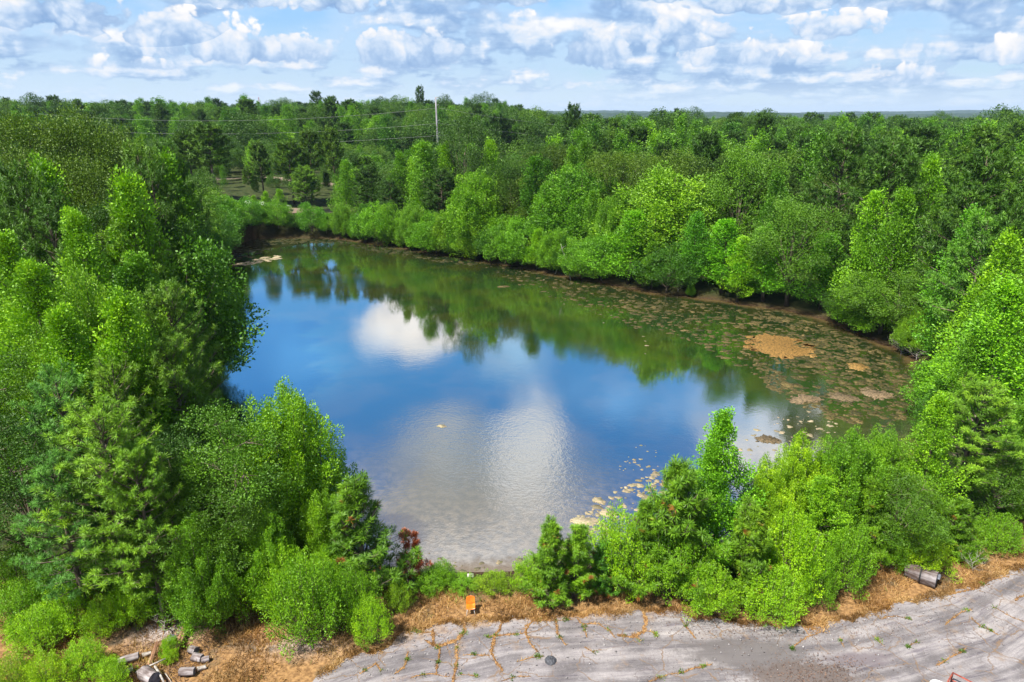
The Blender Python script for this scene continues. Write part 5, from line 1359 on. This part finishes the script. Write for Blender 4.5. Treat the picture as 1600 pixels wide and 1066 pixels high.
# orange plastic chair with pale tube legs, facing the pavement
def chair():
    p = at(735, 964, 0.0); gz = float(ground_z(p.x, p.y + 0.35))
    root = empty('plastic_chair', (p.x, p.y + 0.32, gz), R(180 + 4))
    root.scale = (.92, .92, .95)
    tag(root, 'orange moulded plastic chair with pale legs, alone in the dead grass by the pavement', 'chair')
    # local: +Y is the way the sitter looks after the half-turn (towards the camera)
    W, Dp = 0.52, 0.46
    prof = [(0.27, 0.405), (0.24, 0.435), (0.16, 0.450), (0.02, 0.435), (-0.12, 0.425), (-0.19, 0.450), (-0.225, 0.53), (-0.255, 0.66), (-0.285, 0.80), (-0.30, 0.875), (-0.315, 0.895)]
    n = len(prof); cols = 9
    def sheet(i0, i1, off=0.0):
        V = []
        for i in range(i0, i1):
            y, z = prof[i]
            for j in range(cols):
                u = j / (cols - 1) * 2 - 1
                taper = 1.0 if i < 6 else 1 - 0.16 * ((i - 6) / 4) ** 2
                back = i >= 6
                V.append((u * W / 2 * taper, y + (0.05 * u * u if back else 0), z + (0.045 * u * u if not back else 0) - (0.05 * max(0, abs(u) - 0.7) / 0.3 if i == n - 1 else 0) - off))
        m = i1 - i0
        F = [(r * cols + c, r * cols + c + 1, (r + 1) * cols + c + 1, (r + 1) * cols + c) for r in range(m - 1) for c in range(cols - 1)]
        return V, F
    def shell(name, i0, i1):
        m = MB(); V, F = sheet(i0, i1); m.add(V, F); me = m.mesh(name, PLASTIC, True)
        o = obj(name, me, root); sm = o.modifiers.new('thick', 'SOLIDIFY'); sm.thickness = 0.014; sb = o.modifiers.new('s', 'SUBSURF'); sb.levels = 1; sb.render_levels = 2
    shell('seat', 0, 6); shell('backrest', 5, n)
    for sx in (-1, 1):
        for fy, by in ((0.17, 0.27), (-0.13, -0.27)):
            m = MB(); m.tube([(sx * 0.19, fy, 0.425), (sx * 0.21, (fy + by) / 2, 0.22), (sx * 0.245, by, 0.0)], [0.014] * 3, 8); lg = obj('leg', m.mesh('leg', CHROME), root)
    m = MB(); m.tube([(-0.20, 0.165, 0.40), (0.20, 0.165, 0.40)], [0.013] * 2, 8); m.tube([(-0.20, -0.125, 0.40), (0.20, -0.125, 0.40)], [0.013] * 2, 8)
    m.box((0, 0.02, 0.395), (0.34, 0.26, 0.016), bevel=0.004); obj('seat_frame', m.mesh('seat_frame', GREYM), root)
chair()

def log(name, a, b, r0, r1, mat, label, seed, cat='log', group=None, endcol=True, sides=16, knots=True, z=None, part_end=True):
    rng = np.random.default_rng(seed); a = Vector(a); b = Vector(b); L = (b - a).length
    root = empty(name, (a + b) / 2, 0); root.rotation_euler = (b - a).to_track_quat('X', 'Z').to_euler()
    tag(root, label, cat, group)
    m = MB(); nr = max(5, int(L / 0.15)); an = np.linspace(0, 2 * math.pi, sides, endpoint=False)
    rid = 1 + 0.07 * rng.normal(size=sides); V = []
    for i in range(nr):
        f = i / (nr - 1); r = (r0 + (r1 - r0) * f) * rid * (1 + 0.04 * rng.normal(size=sides)) * (1 + 0.04 * math.sin(f * 7 + seed))
        jag = (rng.normal(0, 0.03, sides) * L if i in (0,) else 0)
        V.append(np.stack([np.full(sides, -L / 2 + L * f) + jag, r * np.cos(an), r * np.sin(an)], 1))
    m.add(np.concatenate(V), [(i * sides + j, i * sides + (j + 1) % sides, (i + 1) * sides + (j + 1) % sides, (i + 1) * sides + j) for i in range(nr - 1) for j in range(sides)], np.repeat(rng.random(nr), sides))
    obj('bark', m.mesh('bark', mat), root)
    for e, s in ((0, -1), (nr - 1, 1)):
        c = MB(); P = V[e] * np.array([1, 0.985, 0.985]); cc = P.mean(0) + np.array([-s * 0.02, 0, 0])
        c.add(np.concatenate([P, [cc]]), [(j, (j + 1) % sides, sides) for j in range(sides)]); obj('cut_end', c.mesh('cut_end', CUTWOOD if endcol else mat), root)
    return root, L
# big strapped log beside the pavement, lying to the right and towards the camera
pa, pb = at(1416, 903), at(1458, 918)
dv = (pb - pa).normalized(); pa = pa; pb = pa + dv * 1.5
lg, L = log('cut_log', (pa.x, pa.y + 0.2, 0.40), (pb.x, pb.y + 0.15, 0.45), 0.37, 0.46, LOGWOOD, 'big weathered log with a black strap round it, beside the pavement', 4, group=None)
m = MB(); an = np.linspace(0, 2 * math.pi, 25)
for x0 in (0.0,):
    V = np.concatenate([np.stack([np.full(25, x0 + dx), rr * np.cos(an), rr * np.sin(an)], 1) for dx, rr in ((-0.035, 0.43), (-0.035, 0.47), (0.035, 0.475), (0.035, 0.43))])
    m.add(V, [(k * 25 + j, k * 25 + j + 1, (k + 1) * 25 + j + 1, (k + 1) * 25 + j) for k in range(3) for j in range(24)])
obj('strap', m.mesh('strap', STRAP, True), lg)
m = MB(); m.box((L / 2 + 0.06, 0.14, 0.17), (0.16, 0.34, 0.20), bevel=0.03); obj('hub', m.mesh('hub', CUTWOOD), lg)

# pile of logs and planks in the clearing
def P3(px, py, z): q = at(px, py, z); return (q.x, q.y, z)
GP = 'pieces of the log pile in the clearing'
log('grey_log', P3(184, 1034, .22), P3(217, 1025, .24), .15, .19, PALEWOOD, 'long grey log on the left of the pile', 11, group=GP)
log('grey_log', P3(222, 1024, .22), P3(236, 1020, .2), .10, .08, DEADWOOD, 'short pale branch end continuing the long grey log', 12, group=GP)
log('short_log', P3(224, 1050, .26), P3(242, 1062, .26), .30, .32, PALEWOOD, 'thick grey log at the bottom edge of the pile', 13, group=GP)
log('short_log', P3(297, 1014, .20), P3(307, 1017, .2), .19, .20, PALEWOOD, 'pale short log topmost on the right of the pile', 14, group=GP)
log('short_log', P3(302, 1026, .18), P3(316, 1029, .18), .19, .19, PALEWOOD, 'pale short log second from top on the right of the pile', 15, group=GP)
log('short_log', P3(314, 1032, .14), P3(327, 1029, .14), .14, .14, PALEWOOD, 'small pale short log at the far right of the pile', 16, group=GP)
log('short_log', P3(281, 1050, .20), P3(304, 1049, .20), .21, .20, PALEWOOD, 'pinkish short log nearest the bottom on the right of the pile', 17, group=GP)
log('stump', P3(268, 1002, .05), P3(269, 996, .42), .20, .17, PALEWOOD, 'pale upright stump behind the bright weed in the pile', 18, cat='stump')
log('short_log', P3(190, 1052, .12), P3(208, 1045, .14), .10, .11, DEADWOOD, 'thin grey log under the long one on the left of the pile', 19, group=GP)
log('short_log', P3(322, 1042, .10), P3(308, 1046, .10), .10, .12, DEADWOOD, 'thin grey log beneath the small one on the right', 20, group=GP)
def stick(name, pts, rad, mat, label, cat='stick', group=GP):
    m = MB(); P = np.array([P3(*p) for p in pts]); c = P.mean(0); m.tube(P - c, rad, 7, 0.5, wob=0.12, rng=np.random.default_rng(len(label)))
    o = obj(name, m.mesh(name, mat)); o.location = c; tag(o, label, cat, group)
def plank(pa, pb, w, th, mat, label):
    a, b = Vector(P3(*pa)), Vector(P3(*pb)); m = MB(); L = (b - a).length
    m.box((0, 0, 0), (L, w, th), bevel=0.012); m.box((L * 0.2, 0, th * 0.5 + 0.004), (L * 0.3, w * 0.5, 0.01))
    o = obj('plank', m.mesh('plank', mat)); o.location = (a + b) / 2; o.rotation_euler = (b - a).to_track_quat('X', 'Z').to_euler(); tag(o, label, 'plank', GP)
plank((291, 974, .30), (277, 1010, .28), .26, .07, BROWNWOOD, 'brown plank lying towards the camera at the top of the pile')
plank((246, 1003, .42), (233, 1040, .15), .15, .08, BROWNWOOD, 'dark reddish plank leaning on the left logs')
stick('stick', [(212, 1051, .12), (235, 1040, .38), (259, 1029, .45)], [.035, .045, .03], DEADWOOD, 'long pale stick crossing the pile slantwise')
stick('stick', [(242, 1041, .42), (249, 1052, .35), (257, 1068, .25)], [.055, .05, .04], DEADWOOD, 'pale stick pointing at the camera in the pile')
stick('stick', [(258, 1052, .1), (264, 1060, .1), (268, 1066, .08)], [.02, .02, .015], DEADWOOD, 'thin pale twig at the bottom of the pile')
stick('fallen_branch', [(252, 976, .2), (262, 982, .3), (270, 1000, .1)], [.02, .02, .015], BARK, 'thin dark twig beside the brown plank')

# dark lump on the pavement
p = at(860, 1033); m = MB(); rg = np.random.default_rng(6); V = []; F = []
for i, (r, z) in enumerate(((0.28, 0.0), (0.26, 0.07), (0.21, 0.11), (0.12, 0.125))):
    a = np.linspace(0, 2 * math.pi, 22, endpoint=False); w = 1 + rg.normal(0, 0.05, 22); V.append(np.stack([r * w * np.cos(a), r * w * np.sin(a), z + rg.normal(0, 0.012, 22)], 1))
V.append([[0, 0, 0.12]]); V = np.concatenate(V); F = [(i * 22 + j, i * 22 + (j + 1) % 22, (i + 1) * 22 + (j + 1) % 22, (i + 1) * 22 + j) for i in range(3) for j in range(22)] + [(66 + j, 66 + (j + 1) % 22, 88) for j in range(22)]
m.add(V, F); o = obj('tar_lump', m.mesh('tar_lump', DARK)); o.location = (p.x, p.y, 0.02); tag(o, 'round dark lump lying on the cracked pavement', 'lump')

# rusty steel frame holding a white tub, at the bottom right
def rusty_frame():
    # corner seen at the bottom edge; runs right and towards the camera
    c = at(1489, 1052, 0.55); root = empty('steel_frame', (c.x, c.y, 0.02), R(-47)); tag(root, 'rusty red steel frame cut by the bottom edge, standing on the pavement', 'metal frame')
    Lx, Ly, H = 1.9, 0.75, 0.55
    def bar(name, a, b, w=0.06):
        a, b = Vector(a), Vector(b); m = MB(); q = (b - a).to_track_quat('X', 'Z').to_matrix(); m.box((a + b) / 2, ((b - a).length, w, w), q, bevel=0.008); obj(name, m.mesh(name, RUST), root)
    bar('rail', (0.035, 0, H), (Lx - .035, 0, H)); bar('rail', (0.035, -Ly, H), (Lx - .035, -Ly, H)); bar('cross_bar', (0, -Ly - .03, H), (0, 0.03, H)); bar('cross_bar', (Lx, -Ly - .03, H), (Lx, 0.03, H))
    bar('rail', (0.035, 0, 0.15), (Lx - .035, 0, .15), .05); bar('rail', (0.035, -Ly, 0.15), (Lx - .035, -Ly, .15), .05)
    for x in (0, Lx):
        for y in (0, -Ly): bar('post', (x, y, H - 0.035), (x, y, 0), .055)
    bar('brace', (Lx * .45, 0, .53), (Lx * .45, 0, .16), .04)
    q = at(1466, 1076, 0.3); t = empty('tub', (q.x, q.y, 0.02)); tag(t, 'round white plastic tub beside the rusty frame at the bottom edge', 'tub')
    m = MB(); a = np.linspace(0, 2 * math.pi, 28, endpoint=False); V = []
    for r, z in ((0.0, 0.02), (0.30, 0.02), (0.33, 0.25), (0.35, 0.42), (0.37, 0.44), (0.34, 0.46), (0.22, 0.50), (0.06, 0.52)): V.append(np.stack([r * np.cos(a), r * np.sin(a), np.full(28, z)], 1))
    n = len(V); m.add(np.concatenate(V), [(i * 28 + j, i * 28 + (j + 1) % 28, (i + 1) * 28 + (j + 1) % 28, (i + 1) * 28 + j) for i in range(n - 1) for j in range(28)]); obj('body', m.mesh('body', WHITEP, True), t)
    m = MB(); m.tube([(0, 0, .50), (0, 0, .56)], [.06, .055], 14); obj('cap', m.mesh('cap', WHITEP), t)
rusty_frame()
# pale block on the near shore
p = at(735, 899, -0.8); m = MB(); m.box((0, 0, 0.09), (0.38, 0.2, 0.18), bevel=0.02); m.box((0.1, 0.0, 0.185), (0.12, 0.12, 0.02)); o = obj('concrete_block', m.mesh('concrete_block', CONC)); o.location = (p.x, p.y, float(ground_z(p.x, p.y))); o.rotation_euler = (0, 0, .1); tag(o, 'pale concrete block at the water edge in line with the chair', 'block')

# ------------------------------------------------------------------ bare branches, snags, the red-brown sapling
def snag(name, x, y, H, spread, mat, label, seed, nb=9, r=0.05, tilt=(0, 0), z=None, cat='dead tree', group=None, depth=2, low=0.2):
    rng = np.random.default_rng(seed); zg = float(ground_z(x, y)) if z is None else z
    m = MB(); mt = MB()
    tp = np.array([(tilt[0] * f * H + .03 * math.sin(5 * f) * H * .3, tilt[1] * f * H, f * H) for f in np.linspace(0, 1, 6)])
    mt.tube(tp, np.linspace(r, r * .2, 6), 6, .6)
    tips = []
    for i in range(nb):
        f = low + (1 - low) * (i + rng.random()) / nb; p0 = tp[0] + (tp[-1] - tp[0]) * f
        az = i * 2.4 + rng.normal(0, .3); L = spread * (1.1 - 0.6 * f) * rng.uniform(.6, 1.2)
        pts = arc(p0, (math.cos(az), math.sin(az)), L, rng.uniform(.2, .8), rng.uniform(.5, 1.2), 5); pts[1:] += rng.normal(0, .04 * L, (4, 3))
        m.tube(pts, np.linspace(r * .45, r * .1, 5), 4, rng.random(), caps=False); tips.append(pts[-1])
        for k in range(4 if depth > 1 else 0):
            s = rng.uniform(.3, .9) * 4; a = min(3, int(s)); q0 = pts[a] + (pts[a + 1] - pts[a]) * (s - a); az2 = az + rng.normal(0, .9)
            q = arc(q0, (math.cos(az2), math.sin(az2)), L * rng.uniform(.3, .55), rng.uniform(0, .9), rng.uniform(.4, 1.3), 4); m.tube(q, np.linspace(r * .2, r * .06, 4), 3, rng.random(), caps=False); tips.append(q[-1])
    root = empty(name, (x, y, zg)); tag(root, label, cat, group); obj('trunk', mt.mesh('dead_trunk', mat), root); obj('branches', m.mesh('branches', mat), root)
    return root, np.array(tips)
p, t = at_y(1420, 392, 80); snag('dead_tree', p.x, p.y, p.z - float(ground_z(p.x, p.y)) + .6, 2.4, DEADWOOD, 'bleached bare treetop between pale bushy trees on the right bank', 1, nb=12, r=.09, low=.72)
q = at(1412, 552, -0.9); snag('dead_bush', q.x, q.y + 0.5, 1.6, 2.6, DEADWOOD, 'tangle of bleached branches at the right corner of the pond', 2, nb=14, r=.06, cat='dead bush')
q = at(1432, 560, -0.9); snag('dead_bush', q.x, q.y, 1.0, 1.8, DEADWOOD, 'lower grey branches right of the tangle at the pond corner', 21, nb=10, r=.05, cat='dead bush')
q = at(893, 437, -1.0); snag('dead_tree', q.x, q.y + .4, 6.5, 1.4, DEADWOOD, 'thin pale dead trunk leaning at the far waterside', 3, nb=6, r=.08, tilt=(-.28, 0), group=G_FAR)
q = at(868, 428, -1.0); snag('dead_tree', q.x, q.y + .4, 4.5, 1.0, DEADWOOD, 'short pale dead trunk left of the thin leaning one', 5, nb=5, r=.06, tilt=(.3, 0), group=G_FAR)
q = at(1060, 458, -1.0); snag('dead_bush', q.x, q.y + .4, 1.4, 1.8, DEADWOOD, 'bleached dead bush on the red bank', 7, nb=9, r=.05, cat='dead bush')
q = at(634, 892, 0); rt, tips = snag('dead_sapling', q.x, q.y + .2, 2.9, 1.2, DEADWOOD, 'bare sapling with red-brown dead needles at the left of the water gap', 8, nb=16, r=.028, cat='sapling', low=.15)
m = MB(); rg = np.random.default_rng(3); tt = tips[(tips[:, 0] > -.15)]; tufts(m, rg, tt, np.tile([0, 0, 1.0], (len(tt), 1)), 80, .20, .030, 1.2); obj('dead_needles', m.mesh('dead_needles', RUSTLEAF), rt)
q = at(645, 905, 0); rt, tips = snag('dead_sapling', q.x, q.y + .1, 1.7, .9, DEADWOOD, 'smaller red-brown sapling right of the bare one', 81, nb=12, r=.02, cat='sapling', low=.15)
m = MB(); tufts(m, rg, tips, np.tile([0, 0, 1.0], (len(tips), 1)), 70, .16, .028, 1.2); obj('dead_needles', m.mesh('dead_needles', RUSTLEAF), rt)
for i, (px, py, H, sp, lab) in enumerate(((238, 905, 1.4, 2.0, 'bleached fallen branches under the small green maple'), (120, 925, 1.6, 2.0, 'curled bleached branches at the left among the shrubs'), (155, 895, 1.4, 1.6, 'grey dead branches below the brightest pine'),
        (1068 + 165, 880, 2.2, 1.2, 'thin pale dead stems between the paired roadside shrubs'), (1122, 872, 1.4, 1.1, 'bare twigs behind the left one of the paired shrubs'), (1520, 872, .8, 1.2, 'grey twigs lying near the right-hand young pine'), (255, 965, .9, 1.5, 'dark brushwood above the grey gravel'),
        (548, 920, 1.5, .8, 'orange-brown dead twig sticking out of the roadside shrub'))):
    q = at(px, py + 22, 0); snag('dead_branch', q.x, q.y, H, sp, RUSTLEAF if 'orange' in lab else DEADWOOD, lab, 40 + i, nb=9, r=.035, tilt=(.25 * (-1) ** i, .1), cat='branch', group='dead branches')

# ------------------------------------------------------------------ utility pole, wires, mast, vehicles beyond the pond
PY = 255.0
top, t0_ = at_y(680.5, 152, PY); bot, _ = at_y(684.5, 232, PY)
zb = float(ground_z(bot.x, PY)); k = (bot.x - top.x) / (bot.z - top.z); xb = top.x + k * (zb - top.z)
root = empty('utility_pole', (xb, PY, zb)); tag(root, 'tall pale utility pole rising above the wood against the sky', 'utility pole')
H = top.z - zb; m = MB(); m.tube([(0, 0, -.5), (-(xb - top.x) / 2, 0, H / 2), (top.x - xb, 0, H)], [.42, .34, .24], 14); obj('pole', m.mesh('pole', POLE, True), root)
m = MB(); m.box((top.x - xb + .3, 0, H - .05), (1.2, .22, .14), bevel=.02); obj('cap_arm', m.mesh('cap_arm', GREYM), root)
att = []
for py in (165, 189, 208):
    q, _ = at_y(684, py, PY); zz = q.z - zb; xx = (top.x - xb) * zz / H
    m = MB(); m.tube([(xx + .2, 0, zz), (xx + 1.0, 0, zz + .35)], [.06, .05], 6); ins = obj('insulator_arm', m.mesh('insulator_arm', GREYM), root)
    m = MB()
    for j in range(4): m.tube([(xx + 1.0, 0, zz + .3 - j * .3), (xx + 1.0, 0, zz + .16 - j * .3)], [.16, .08], 8)
    obj('insulator', m.mesh('insulator', PORC), ins); att.append((xb + xx + 1.0, PY, zb + zz - .8))
WIRE = simple_mat('wire', (0.28, 0.28, 0.27), (0.36, 0.36, 0.35), 1.0, 0.5, 0.4)
rows = [((403, 188), (60, 178), (800, 187), (1010, 205)), ((388, 209), (60, 200), (800, 207), (1000, 222)), ((430, 226), (60, 232), (800, 222), (980, 234))]
sides = ('upper', 'middle', 'lower')
for i, (lm, le, rm, re) in enumerate(rows):
    for side, mid, end, Ye in (('left', lm, le, PY + 12), ('right', rm, re, PY + 40)):
        A = np.array(att[i]); Bv = np.array(at_y(*end, Ye)[0]); Mv, _ = at_y(*mid, PY + 6 if side == 'left' else PY + 14)
        fx = (Mv.x - A[0]) / (Bv[0] - A[0]); lin_z = A[2] + (Bv[2] - A[2]) * fx; sag = max(0.5, (lin_z - Mv.z) / (4 * fx * (1 - fx)))
        s = np.linspace(0, 1, 30); P = A[None] + (Bv - A)[None] * s[:, None]; P[:, 2] -= 4 * sag * s * (1 - s)
        m = MB(); m.tube(P - A, [.024] * 30, 5); o = obj('power_line', m.mesh('power_line', WIRE)); o.location = A
        tag(o, f'{sides[i]} power line running {side} from the tall utility pole', 'power line', 'power lines on the tall pole')
q, _ = at_y(404, 152, 620); zg = float(ground_z(q.x, 620)); m = MB()
for a in range(3):
    an = a * 2.094; m.tube([(.5 * math.cos(an), .5 * math.sin(an), 0), (.35 * math.cos(an), .35 * math.sin(an), q.z - zg)], [.09, .07], 5)
for j in range(14):
    z0 = (q.z - zg) * j / 14
    for a in range(3):
        an, bn = a * 2.094, (a + 1) * 2.094; m.tube([(.45 * math.cos(an), .45 * math.sin(an), z0), (.42 * math.cos(bn), .42 * math.sin(bn), z0 + (q.z - zg) / 14)], [.05, .05], 4)
root = empty('radio_mast', (q.x, 620, zg)); tag(root, 'tiny thin radio mast sticking up over the far wood on the left', 'mast'); obj('lattice', m.mesh('lattice', RUST), root)

CARP = simple_mat('white_car_paint', (0.72, 0.73, 0.75), (0.80, 0.81, 0.83), .6, 0.3, 0.5)
def car(px, py, Yc, rz, label):
    p, _ = at_y(px, py, Yc); z = float(ground_z(p.x, Yc)); root = empty('parked_vehicle', (p.x, Yc, z), rz); tag(root, label, 'vehicle', 'white vehicles parked beyond the pond')
    m = MB(); prof = [(-2.2, .35), (-2.25, .8), (-2.1, 1.0), (-1.6, 1.05), (-1.1, 1.62), (.5, 1.66), (1.25, 1.05), (2.1, .92), (2.25, .7), (2.2, .35)]; n = len(prof)
    V = []
    for yv, inset in ((-.9, 0), (-.82, 0), (.82, 0), (.9, 0)):
        for x, zz in prof: V.append((x, yv * (0.86 if zz > 1.2 else 1), zz - (.03 if abs(yv) == .9 else 0)))
    F = [(r * n + i, r * n + (i + 1) % n, (r + 1) * n + (i + 1) % n, (r + 1) * n + i) for r in range(3) for i in range(n)] + [tuple(range(n))[::-1], tuple(3 * n + i for i in range(n))]
    m.add(V, F); obj('body', m.mesh('body', CARP), root)
    for s in (-1, 1):
        m = MB(); m.add([(-1.35, s * .84, 1.08), (.98, s * .84, 1.08), (.42, s * .79, 1.55), (-.98, s * .79, 1.55), (-1.35, s * .80, 1.08), (.98, s * .80, 1.08), (.42, s * .76, 1.55), (-.98, s * .76, 1.55)], [(0, 1, 2, 3), (4, 5, 6, 7), (0, 1, 5, 4), (1, 2, 6, 5), (2, 3, 7, 6), (3, 0, 4, 7)]); obj('side_window', m.mesh('side_window', GLASSM), root)
        for x in (-1.4, 1.4): m = MB(); m.tube([(x, s * .70, .34), (x, s * .92, .34)], [.34, .34], 16); obj('wheel', m.mesh('wheel', TYRE), root)
    for xa, za, xb_, zb_ in ((.62, 1.60, 1.20, 1.12), (-1.18, 1.56, -1.58, 1.10)):
        sg = 1 if xa > 0 else -1
        m = MB(); m.add([(xa + .02 * sg, -.66, za), (xa + .02 * sg, .66, za), (xb_ + .02 * sg, .72, zb_), (xb_ + .02 * sg, -.72, zb_), (xa - .05 * sg, -.66, za - .04), (xa - .05 * sg, .66, za - .04), (xb_ - .05 * sg, .72, zb_ - .04), (xb_ - .05 * sg, -.72, zb_ - .04)], [(0, 1, 2, 3), (4, 5, 6, 7), (0, 1, 5, 4), (1, 2, 6, 5), (2, 3, 7, 6), (3, 0, 4, 7)]); obj('windscreen', m.mesh('windscreen', GLASSM), root)
car(394, 329, 166, .2, 'white vehicle glimpsed between the trees beyond the far left bank')
car(414, 328, 167, -.1, 'white vehicle behind the two thin lime saplings')
car(440, 330, 168, .1, 'white vehicle partly hidden right of the thin lime saplings')
# pale track beyond the far bank
TRK = simple_mat('pale_track', (0.16, 0.12, 0.09), (0.32, 0.25, 0.20), .8, .95, .1, coord='Generated')
def track(name, pts, w):
    P = np.array([at_y(a, b, Yc)[0][:2] for a, b, Yc in pts]); n = 60; tt = np.linspace(0, len(P) - 1, n); X = np.interp(tt, range(len(P)), P[:, 0]); Y = np.interp(tt, range(len(P)), P[:, 1])
    m = MB(); V = []
    for o_ in np.linspace(-w / 2, w / 2, 6): V.append(np.stack([X, Y + o_, ground_z(X, Y + o_) + .12], 1))
    m.add(np.concatenate(V), [(r * n + i, r * n + i + 1, (r + 1) * n + i + 1, (r + 1) * n + i) for r in range(5) for i in range(n - 1)]); tag(obj(name, m.mesh(name, TRK)), kind='structure')
track('track', [(280, 300, 164), (380, 325, 166), (450, 325, 168), (545, 322, 172), (600, 300, 180)], 5)
track('dirt_road', [(300, 268, 225), (420, 275, 222), (520, 285, 215), (640, 292, 205)], 4)

# ------------------------------------------------------------------ the air between here and the far hills
def haze():
    m, t = new_mat('haze'); v = t.node('ShaderNodeVolumePrincipled')
    v.inputs['Color'].default_value = (0.62, 0.78, 1.0, 1); v.inputs['Density'].default_value = 0.00006; v.inputs['Anisotropy'].default_value = 0.1
    o = t.node('ShaderNodeOutputMaterial'); t.l.new(v.outputs[0], o.inputs[1])
    mb = MB(); mb.box((0, 4900, 53), (19000, 15000, 120)); ob = obj('haze', mb.mesh('haze', m)); tag(ob, kind='stuff', label='thin blue summer haze over the whole valley')
haze()
